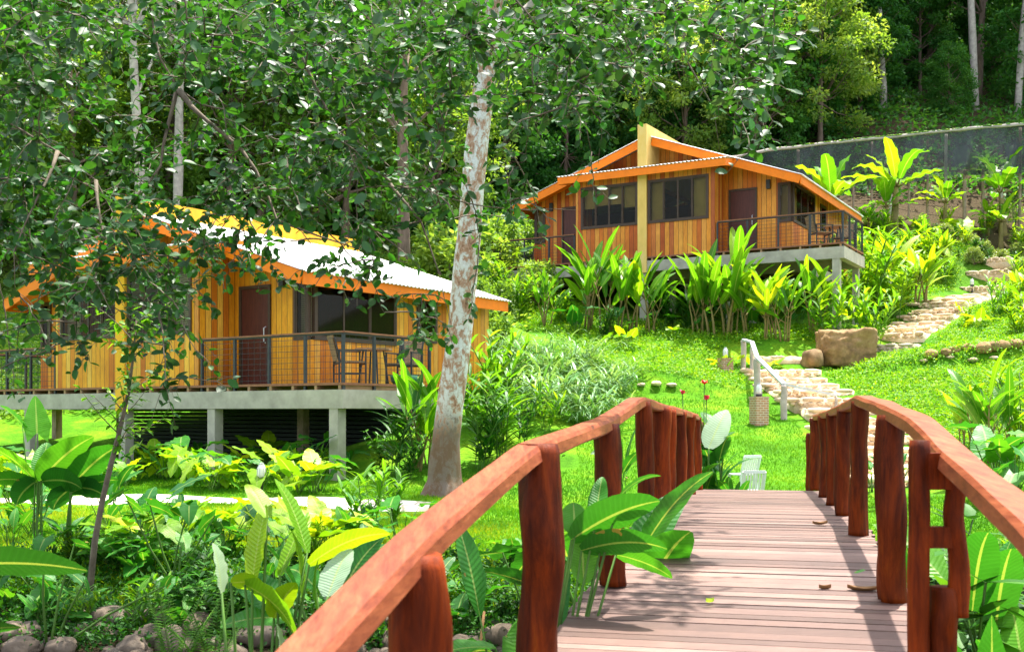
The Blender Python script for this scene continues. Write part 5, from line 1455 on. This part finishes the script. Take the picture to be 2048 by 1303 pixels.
# bare dead stems at the foot of the left rail
mb = MB(); X0, Y0 = (930 - 1024) / F * 6.6, 6.6
for k in range(14): mb.tube(arc((U(-.1, .1), U(-.1, .1), 0), U(0, 6.28), U(.2, 1.3), U(.4, 1.0), 5, U(.1, .6)), .009, 4)
o = mb.build('dry_stems', G['dead'], None, True, (X0, Y0, zg(X0, Y0))); tag(o, 'tangle of dry brown stalks at the stream bank left of the thick left post', 'dead plant')

# ------------------------------------------------------------------ white barked tree
def tree_trunk(name, mat, pts, rads, parent, n=22):
    mb = MB(); V = []
    pts = [Vector(p_) for p_ in pts]
    M_ = []
    for i in range(len(pts) - 1):
        for k in range(8): M_.append((pts[i].lerp(pts[i + 1], k / 8), rads[i] + (rads[i + 1] - rads[i]) * k / 8))
    M_.append((pts[-1], rads[-1]))
    for p_, r_ in M_:
        for k in range(n):
            a = 2 * math.pi * k / n; c, s_ = math.cos(a), math.sin(a)
            fl = 1 + .10 * noise.noise(Vector((c * 1.2, s_ * 1.2, p_.z * .7))) + .04 * noise.noise(Vector((c * 3, s_ * 3, p_.z * 2.5))) + .16 * math.cos(5 * a + p_.z) * math.exp(-max(0, p_.z) * 2.6)
            V.append((p_.x + c * r_ * fl, p_.y + s_ * r_ * fl, p_.z))
    m = len(M_)
    mb.add(V, [np.array([(i * n + k, i * n + (k + 1) % n, (i + 1) * n + (k + 1) % n, (i + 1) * n + k) for i in range(m - 1) for k in range(n)])])
    return mb.build(name, G[mat], parent, True)
wt = thing('pale_barked_tree', 'leaning tree with mottled white trunk beside the left bungalow', 'tree', (-1.12, 17.7, zg(-1.12, 17.7)))
o0 = Vector(wt.location); Yw = 17.7
tp = [PY(x, y, Yw) - o0 for x, y in [(884, 1010), (888, 960), (893, 880), (904, 780), (922, 640), (938, 470), (952, 300), (966, 180), (978, 90), (995, -60), (1020, -260), (1050, -500)]]
tree_trunk('trunk', 'bark', tp, [.46, .28, .225, .212, .20, .195, .185, .175, .165, .15, .12, .08], wt)
mb = MB()
for az, i, L in ((.3, 8, 3), (2.6, 8, 3.2), (4.2, 9, 3), (1.5, 9, 2.8), (5.5, 10, 2.5), (3.4, 10, 2.5), (.9, 11, 2)):
    mb.tube(arc(tp[i], az, .8, L, 6, -.3), [.09, .075, .06, .045, .03, .02, .01], 8, jit=.4)
mb.build('limbs', G['bark_grey'], wt, True)
mb = MB(); cs = []
for i in range(26): a = U(0, 6.28); r_ = U(.3, 2.3); cs.append((tp[10].x + math.cos(a) * r_, math.sin(a) * r_, U(6.9, 11)))
scatter_leaves(mb, cs, .55, 110, .12, LEAF_OVAL, 1.0); mb.build('crown', G['leaf_over'], wt)

# ------------------------------------------------------------------ overhanging tree
DENS = ["77656777765664775", "53244566543551575", "31124444412411220", "43334344311100000", "34432113211000000", "23331111110000000", "21320000100000000", "10010000000000000"]
ot = thing('overhanging_tree', 'dark glossy leaved tree whose drooping branches hang across the top of the view', 'tree', (-6.6, 7.5, zg(-6.6, 7.5)))
oo = Vector(ot.location)
tr0 = [Vector((0, 0, -.2)), Vector((.1, .1, 2)), Vector((.3, .1, 4.5)), Vector((.9, .3, 7.2))]
tree_trunk('trunk', 'bark_brown', tr0, [.32, .26, .22, .14], ot, 14)
def limb(pxs): return [Vector(q) - oo if isinstance(q, tuple) and len(q) == 3 and q[1] < 30 else None for q in pxs]
LIMBS = [
    ([tr0[2] + oo, Vector((-5.2, 7.6, 4.6)), PY(150, -260, 7.7), PY(262, -110, 7.7), PY(292, 0, 7.7), PY(322, 120, 7.7), PY(350, 182, 7.7), PY(400, 212, 7.8), PY(470, 225, 7.9), PY(560, 190, 8.1)], .05, .006),
    ([PY(350, 182, 7.7), PY(410, 230, 7.5), PY(480, 300, 7.4), PY(528, 380, 7.3), PY(560, 440, 7.3), PY(640, 470, 7.3), PY(760, 520, 7.3)], .02, .004),
    ([PY(350, 182, 7.7), PY(335, 260, 7.6), PY(320, 330, 7.5), PY(250, 420, 7.3), PY(300, 520, 7.1)], .014, .004),
    ([tr0[2] + oo, Vector((-4.6, 8, 5.6)), PY(420, -420, 8.2), PY(560, -60, 8.2), PY(590, 60, 8.2), PY(625, 150, 8.2), PY(662, 235, 8.2), PY(720, 320, 8.0), PY(800, 370, 7.9), PY(930, 405, 7.8), PY(1060, 425, 7.8), PY(1150, 425, 7.8)], .045, .004),
    ([PY(780, 360, 7.9), PY(840, 440, 7.7), PY(880, 540, 7.6), PY(900, 640, 7.6)], .012, .003),
    ([tr0[3] + oo, Vector((-4, 8.6, 6.6)), PY(760, -560, 9.0), PY(900, -180, 9.0), PY(1010, -20, 9.0), PY(1100, 70, 9.0), PY(1160, 190, 9.0), PY(1180, 300, 9.0)], .05, .004),
    ([tr0[3] + oo, Vector((-3, 9, 7.2)), PY(1000, -640, 9.4), PY(1250, -220, 9.4), PY(1360, -20, 9.4), PY(1420, 80, 9.4), PY(1490, 140, 9.4), PY(1530, 190, 9.4)], .05, .004),
    ([PY(1360, -20, 9.4), PY(1370, 120, 9.3), PY(1420, 220, 9.2), PY(1440, 300, 9.2)], .014, .003),
    ([tr0[1] + oo + Vector((0, 0, .5)), Vector((-5.6, 7.0, 2.6)), PY(-160, 120, 6.8), PY(0, 245, 6.8), PY(110, 300, 6.8), PY(190, 360, 6.9), PY(240, 440, 6.9), PY(300, 500, 6.9)], .035, .004),
    ([PY(110, 300, 6.8), PY(70, 400, 6.6), PY(30, 500, 6.5), PY(30, 580, 6.5)], .012, .003),
    ([PY(190, 360, 6.9), PY(215, 470, 6.7), PY(190, 560, 6.6), PY(230, 640, 6.6)], .010, .003),
    ([PY(720, 320, 8.0), PY(690, 420, 8.0), PY(640, 480, 8.0)], .010, .003),
]
nodes = []; lb = MB()
for pts, r0, r1 in LIMBS:
    pp = resample([p_ - oo for p_ in pts], .12)
    for i, q in enumerate(pp):
        q += Vector((noise.noise(q * 1.9), noise.noise(q * 1.9 + Vector((9, 0, 0))), noise.noise(q * 1.9 + Vector((0, 9, 0))))) * .05
    lb.tube(pp, [r0 * 1.2 + (r1 * .6 - r0 * 1.2) * (i / (len(pp) - 1)) ** .6 for i in range(len(pp))], 7, jit=.35)
    nodes += [tuple(q) for q in pp]
lb.build('limbs', G['twig'], ot, True)
tw = []
for ry, row in enumerate(DENS):
    for cx, ch in enumerate(row):
        n_ = float(ch) * 3.5
        n_ = int(n_) + (random.random() < n_ % 1)
        for k in range(n_):
            px = (cx + random.random()) * 100; py = (ry + random.random()) * 100
            if px > 1560 - max(0, py - 60) * .15: continue
            if 1220 < px < 1440 and py > 165: continue
            if noise.noise(Vector((px * .0085, py * .0105, 4.4))) < -.12 and random.random() < .75: continue
            if abs(px - (985 - py * .105)) < 42 and 100 < py < 600 and random.random() < .7: continue
            Ymin, Ymax = 6.4, 9.8 if random.random() < .6 else 13.0
            tw.append(PY(px, py, U(Ymin, Ymax)) - oo)
# the part of the crown that hangs above the frame
for k in range(130):
    px = U(-500, 1500); Y = U(6.5, 10.5); tw.append(PY(px, U(-620, 0), Y) - oo)
for k in range(60): tw.append(PY(U(-500, -10), U(0, 520), U(6.4, 8.5)) - oo)
NA = np.array(nodes); TW = np.array([tuple(q) for q in tw])
d0 = np.sqrt(((TW[:, None, :] - NA[None, ::3, :]) ** 2).sum(2)).min(1)
order = np.argsort(d0); net = [NA]
tb = MB(); pos, ax, nr = [], [], []
cur = NA.copy()
for t_i in order:
    q = TW[t_i]; D = ((cur - q) ** 2).sum(1) + .25 * np.clip(q[2] - cur[:, 2], 0, 9) ** 2
    a = Vector(cur[int(np.argmin(D))]); b = Vector(q); L = (b - a).length
    m_ = (a + b) / 2 + Vector((U(-.1, .1), U(-.1, .1), U(.0, .22))) * L
    n_ = max(4, int(L / .07)); pts = []
    for i in range(n_ + 1):
        t = i / n_; pts.append(a * (1 - t) ** 2 + m_ * 2 * t * (1 - t) + b * t * t + Vector((U(-1, 1), U(-1, 1), U(-1, 1))) * .008)
    dr = (pts[-1] - pts[-2]).normalized()
    for i in range(3): dr = (dr + Vector((U(-.3, .3), U(-.3, .3), U(-.45, .1)))).normalized(); pts.append(pts[-1] + dr * .07)
    m = len(pts); tb.tube(pts, [.0045 + .004 * min(1, L) * (1 - i / m) - .0028 * i / m for i in range(m)], 4, cap=False)
    cur = np.concatenate([cur, np.array([tuple(p_) for p_ in pts[2:]])])
    # leaves along the last stretch, alternate, plus side sprigs
    last = pts[-min(m, 8):]
    for i, p_ in enumerate(last):
        d = (last[min(i + 1, len(last) - 1)] - last[max(i - 1, 0)]).normalized()
        for q_ in range(2 if i % 2 else 1):
            sd = Vector((U(-1, 1), U(-1, 1), U(-.7, .5))).normalized()
            pos.append(tuple(p_)); ax.append(tuple((d * .6 + sd).normalized())); nr.append((U(-.7, .7), U(-.9, .5), U(.2, 1.0)))
    for sgn in range(3):
        b0 = random.choice(last); d = Vector((U(-1, 1), U(-1, 1), U(-.8, .5))).normalized(); L2 = U(.10, .24)
        e_ = b0 + d * L2 + Vector((0, 0, -.03)); tb.tube([b0, (b0 + e_) / 2 + Vector((0, 0, .015)), e_], [.0028, .0022, .0015], 3, cap=False)
        for i in range(4):
            sd = Vector((U(-1, 1), U(-1, 1), U(-.6, .5))).normalized()
            pos.append(tuple(b0.lerp(e_, (i + 1) / 4))); ax.append(tuple((d * .7 + sd).normalized())); nr.append((U(-.7, .7), U(-.9, .5), U(.2, 1.0)))
tb.build('twigs', G['twig'], ot, True)
mb = MB(); N = len(pos)
instance(mb, LEAF_OVAL[0] * np.array([1.05, 1, 1]), LEAF_OVAL[1], np.array(pos), np.array(ax), np.array(nr), rng.uniform(.045, .105, N), np.clip(rng.normal(.42, .25, N), 0, 1))
mb.build('crown', G['leaf_over'], ot, True)

# ------------------------------------------------------------------ forest
def tree_proto(h, cr, base, ncl, per, size, leaf, bark, rad, light=False):
    """trunk to h, crown of radius cr from height base*h"""
    tm = MB(); pts = arc((0, 0, -.4), U(0, 6), U(0, .06), h, 9, U(-.05, .12)); tm.tube(pts, [rad * (1 - .085 * i) for i in range(10)], 9, jit=.4)
    cs = []; rs = []
    for k in range(ncl):
        z = U(base, 1.05) * h; t = (z / h - base) / (1.05 - base); R_ = cr * (math.sin(math.pi * min(1, max(0, t * .8 + .16))) ** .6)
        a = U(0, 6.28); r_ = R_ * math.sqrt(U(.15, 1)); b = pts[min(9, max(1, int(z / h * 9)))]
        c = Vector((b.x + math.cos(a) * r_, b.y + math.sin(a) * r_, z)); cs.append(tuple(c)); rs.append(U(.45, .95) * cr * .30)
        if k % 3 == 0:
            st = pts[min(8, max(3, int((z / h - .12) * 9)))]; md = (st + c) / 2 + Vector((0, 0, -.1 * r_)); tm.tube([st, md, c], [rad * .28, rad * .18, rad * .07], 5, cap=False)
    cm = MB(); scatter_leaves(cm, cs, np.array(rs), per, size, LEAF2, .6, .62)
    return (cm.mesh('crown', G[leaf]), tm.mesh('trunk', G[bark], True))
TP = {
 'tall': [tree_proto(17, 4.2, .42, 85, 110, .34, 'leaf_forest', 'bark_brown', .26) for _ in range(3)],
 'bushy': [tree_proto(8, 3.0, .12, 95, 120, .26, 'leaf_forest', 'bark_brown', .16) for _ in range(3)],
 'light': [tree_proto(10, 3.6, .15, 95, 120, .26, 'leaf_forest_light', 'bark_brown', .2) for _ in range(3)],
 'pale': [tree_proto(20, 3.6, .66, 60, 110, .32, 'leaf_forest', 'bark_grey', .23) for _ in range(2)],
}
def tree(kind, x, y, sc_, label, group=None, name='forest_tree', zs=1.0, var=None):
    v = TP[kind][random.randrange(len(TP[kind])) if var is None else var]
    t = thing(name, label, 'tree', (x, y, zg(x, y) - .1), U(0, 6.28), group); t.scale = (sc_, sc_, sc_ * zs)
    for me_, pn in zip(v, ('crown', 'trunk')):
        o = bpy.data.objects.new(pn, me_); C.objects.link(o); o.parent = t
def tpx(px, Y): return (px - 1024) / F * Y
tree('pale', tpx(1952, 62), 62, 1.0, 'tall forest tree with bare pale trunk above the right end of the net fence', name='pale_trunk_tree', var=0)
tree('pale', tpx(2034, 61), 61, .95, 'tall pale trunked forest tree at the top right corner', name='pale_trunk_tree', var=1)
tree('pale', tpx(1768, 60), 60, .85, 'thin pale trunk rising through dark leaves above the middle of the net fence', name='pale_trunk_tree', var=1)
tree('pale', tpx(288, 38), 38, .95, 'tall tree with blotched pale trunk behind the left bungalow, thicker of the pair', name='pale_trunk_tree', var=0)
tree('pale', tpx(352, 40), 40, .9, 'tall tree with slim pale trunk just right of the thicker one behind the left bungalow', name='pale_trunk_tree', var=1)
tree('tall', tpx(808, 40), 40, 1.0, 'forest tree with dark brown trunk left of the leaning white trunk', name='brown_trunk_tree', var=0)
tree('tall', tpx(455, 44), 44, .9, 'thin dark trunked tree behind the left bungalow roof', name='brown_trunk_tree', var=1)
tree('tall', tpx(1700, 66), 66, 1.0, 'dark forest tree with two thin trunks upper right of the far bungalow', name='brown_trunk_tree', var=2)
GF = 'trees of the dark forest on the hillside'
k = 0
for Y in (66, 73, 82, 92):
    n_ = {66: 9, 73: 10, 82: 11, 92: 12}[Y]
    for i in range(n_):
        px = -250 + 2600 * (i + .5) / n_ + U(-60, 60); y = Y + U(-2.5, 2.5)
        if Y < 80 and -100 < px < 1520: continue
        tree('tall', tpx(px, y), y, U(.85, 1.2), 'tall dark green tree of the forest covering the hill behind the bungalows', GF)
GB = 'bushy trees at the forest edge'
for px, Y, s_, kd in [(1130, 54, .8, 'bushy'), (1210, 58, .9, 'light'), (1290, 56, .75, 'bushy'), (1365, 55, .8, 'light'), (1440, 56, .9, 'bushy'), (1510, 55, .95, 'bushy'), (1575, 57, 1.0, 'bushy'), (1640, 56, .85, 'light'), (1600, 62, 1.3, 'bushy'), (1720, 60, .9, 'bushy'), (1460, 63, 1.3, 'bushy'), (1330, 63, 1.4, 'light'), (1230, 66, 1.4, 'light'),
                      (1240, 60, 1.5, 'light'), (1130, 62, 1.3, 'bushy'), (1010, 52, .9, 'bushy'), (1050, 58, 1.2, 'light'), (930, 56, 1.2, 'light'), (1840, 66, .8, 'bushy'), (2000, 68, .9, 'bushy'), (2090, 62, 1.0, 'bushy'), (1560, 70, 1.6, 'bushy'), (1660, 72, 1.5, 'light'), (1760, 74, 1.5, 'bushy'), (1860, 72, 1.3, 'bushy'), (1940, 76, 1.5, 'light'), (2040, 74, 1.4, 'bushy'), (1690, 60, .7, 'light'), (1900, 60, .5, 'bushy')]:
    tree(kd, tpx(px, Y), Y, s_, 'bushy leafy tree at the forest edge above the far bungalow', GB, 'bushy_tree')
GL = 'light green trees behind the left bungalow'
for px, Y, s_ in [(-60, 42, 1.0), (60, 46, 1.1), (150, 42, .95), (235, 48, 1.15), (330, 46, 1.0), (430, 50, 1.2), (520, 45, 1.0), (610, 50, 1.2), (690, 44, .95), (780, 50, 1.1), (870, 46, .9), (120, 54, 1.4), (420, 58, 1.5), (700, 58, 1.5), (940, 60, 1.4), (-150, 50, 1.2), (250, 60, 1.6), (560, 62, 1.6), (840, 62, 1.5), (30, 60, 1.5)]:
    tree('light', tpx(px, Y), Y, s_, 'light green leafy tree seen between the branches behind the left bungalow', GL, 'light_green_tree')
for px, Y in [(905, 36), (960, 37), (1000, 39), (1050, 41), (1090, 43), (880, 33), (820, 34), (740, 36), (650, 37)]:
    x = tpx(px, Y); put(random.choice(['shrub', 'shrub', 'taro_lime']), (x, Y, zg(x, Y)), U(1.2, 2.4), 'bright shrub on the slope between the two bungalows', 'shrubs between the bungalows', wide=1.2)

# forest floor and far canopy as one mass
def cover(name, n, xr, yr, size, mat, ok=None, clump=.35, hgt=.25, tmpl=LEAF2, pw=0.0, per=12, up=.9):
    m_ = int(n / per)
    X = rng.uniform(*xr, m_ * 3)
    u = rng.random(m_ * 3)
    a, b = yr
    Y = (a ** (1 - pw) + u * (b ** (1 - pw) - a ** (1 - pw))) ** (1 / (1 - pw)) if pw != 1 else a * (b / a) ** u
    vis = np.abs(X) < (.56 * Y + 3)
    if ok is not None: vis &= ok(X, Y)
    X, Y = X[vis][:m_], Y[vis][:m_]
    Z = zg_arr(X, Y)
    mb = MB(); cs = np.stack([X, Y, Z + hgt * .35], 1)
    scatter_leaves(mb, cs, rng.uniform(.5, 1.3, len(cs)) * clump, per, size, tmpl, up, hgt / max(clump, .01) * .7)
    o = mb.build(name, G[mat]); o['kind'] = 'stuff'; return o
tag(cover('undergrowth', 260000, (-60, 60), (45, 110), .30, 'leaf_forest', lambda X, Y: (X < 8.5) | (Y > 50.5), .9, .8, pw=1.0), 'dense leafy undergrowth covering the forest floor', 'undergrowth')
tag(cover('undergrowth', 60000, (-30, 12), (30, 46), .16, 'leaf_forest_light', lambda X, Y: ((X < -2) | (X > 12) | (Y > 44) | ((X - 0) * 1.0 < (Y - 31) * .1)) & ~((X > -13) & (X < 2) & (Y < 31)), .6, .5, pw=1.0), 'bright scrub on the bank behind the left bungalow', 'undergrowth')
def not_house(X, Y):
    a = ~((Y > 19.3) & (Y < 31) & (X > -15) & (X < 1.2) & ((X + 8.14) * .559 + (Y - 22.97) * .829 > -.5))
    b = ~(((X - 4.1) * .5 + (Y - 34.5) * .866 > .3) & ((X - 4.1) * .5 + (Y - 34.5) * .866 < 8.5) & (np.abs((X - 4.1) * .866 - (Y - 34.5) * .5) < 6.4))
    c = (dist_poly(X, Y, S1) > 1.15) & (dist_poly(X, Y, S2) > 1.0) & (dist_poly(X, Y, PATH1) > .75)
    l_ = (np.abs(X - lp.x) > 1.7) | (np.abs(Y - lp.y) > 1.1)
    return a & b & c & l_
def is_cover(X, Y):  # leafy ground cover rather than mown lawn
    ledge = Y > 26.6 - .02 * X
    rb = (X > S1[0].x * 0 + 6.2 + (Y - 19) * -.02) & (Y > 19) & (X > 3.0 + (29 - Y) * .55)
    return ledge | rb
tag(cover('ground_cover', 300000, (-3, 24), (19, 45), .075, 'cover', lambda X, Y: not_house(X, Y) & is_cover(X, Y), .30, .14, pw=1.6), 'dense bright green creeping ground cover on the terraces', 'ground cover')
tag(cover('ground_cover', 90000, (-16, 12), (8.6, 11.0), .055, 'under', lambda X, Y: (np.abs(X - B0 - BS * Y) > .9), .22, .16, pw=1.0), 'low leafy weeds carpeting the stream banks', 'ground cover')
# grass blades
def grass(n, xr, yr, hgt, ok, seed, rl=(0, 1)):
    X = rng.uniform(*xr, n * 3); u = rng.random(n * 3); a, b = yr; Y = a * (b / a) ** u
    k = (np.abs(X) < .56 * Y + 2) & ok(X, Y); X, Y = X[k][:n], Y[k][:n]; Z = zg_arr(X, Y)
    mb = MB(); N = len(X); tv = np.array([(-.10, 0, 0), (.10, 0, 0), (.07, .55, .05), (0, 1, .22)]); tf = np.array([(0, 1, 2, 3)])
    ax = np.stack([rng.normal(0, .45, N), rng.normal(0, .45, N), np.ones(N)], 1); nr = rng.normal(size=(N, 3)); nr[:, 2] = 0
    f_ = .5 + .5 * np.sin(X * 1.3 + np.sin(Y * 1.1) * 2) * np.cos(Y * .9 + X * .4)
    r = np.clip(.6 * f_ + .5 * rng.random(N) - .05, 0, 1) * (rl[1] - rl[0]) + rl[0] + .4 * np.clip((1.0 - X) / 2, 0, 1) * np.clip((18 - Y) / 3, 0, 1)  # last term yellows near left blades in place of overexposed sunlight
    instance(mb, tv, tf, np.stack([X, Y, Z - .004], 1), ax, nr, hgt * rng.uniform(.5, 1.3, N), r)
    o = mb.build('grass', G['grass']); o['kind'] = 'stuff'; return o
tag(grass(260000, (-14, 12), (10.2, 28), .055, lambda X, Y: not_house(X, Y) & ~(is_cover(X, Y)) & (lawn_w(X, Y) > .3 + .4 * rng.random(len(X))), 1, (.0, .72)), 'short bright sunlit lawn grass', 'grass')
tag(grass(60000, (-16, 22), (32, 46), .13, lambda X, Y: not_house(X, Y), 2, (0, .8)), 'longer grass on the upper slopes', 'grass')
tag(grass(22000, (-14, 10), (9.6, 11.0), .11, lambda X, Y: np.abs(X - B0 - BS * Y) > .9, 3, (0, .6)), 'shaded tall grass on the stream bank', 'grass')
# fallen leaves on lawn
# river stones
GR = 'stones of the stream bed at lower left'
cnt = 0
for i in range(230):
    Y = U(6.6, 9.4); px = U(-80, 1150); X = (px - 1024) / F * Y
    y_img = HOR - zg(X, Y) * F / Y
    if y_img > 1420: continue
    s_ = U(.05, .13) if random.random() < .8 else U(.13, .2)
    mb = MB(); stone(mb, (0, 0, 0), s_, s_ * U(.65, 1), s_ * U(.45, .75), U(0, 3), i * 3.1, ICO3, .28)
    o = mb.build('river_stone', G['rock'], None, True, (X, Y, zg(X, Y) + s_ * .25)); tag(o, 'rounded brown stone of the stream bed left of the bridge', 'stone', GR)
for i in range(45):
    Y = U(6, 10.5); px = U(1900, 2120); X = (px - 1024) / F * Y; s_ = U(.06, .2)
    mb = MB(); stone(mb, (0, 0, 0), s_, s_ * U(.65, 1), s_ * U(.45, .75), U(0, 3), i * 3.7, ICO3, .28)
    o = mb.build('river_stone', G['rock'], None, True, (X, Y, zg(X, Y) + s_ * .25)); tag(o, 'rounded tan stone of the stream bed right of the bridge', 'stone', 'stones of the stream bed at lower right')

for i in range(34):
    px, py = (U(20, 1000), U(1015, 1120)) if i < 20 else (U(1080, 1500), U(800, 960)); v = at(px, py, 9, 40); mb = MB(); blade(mb, (0, 0, 0), U(0, 6), .1, U(.09, .16), U(.05, .08), .4, .3, 'lance', 5)
    o = mb.build('fallen_leaf', G['dead'], None, True, (v.x, v.y, v.z + .035)); tag(o, 'dry pale brown leaf lying on the lawn', 'leaf', 'dry leaves scattered on the lawn')
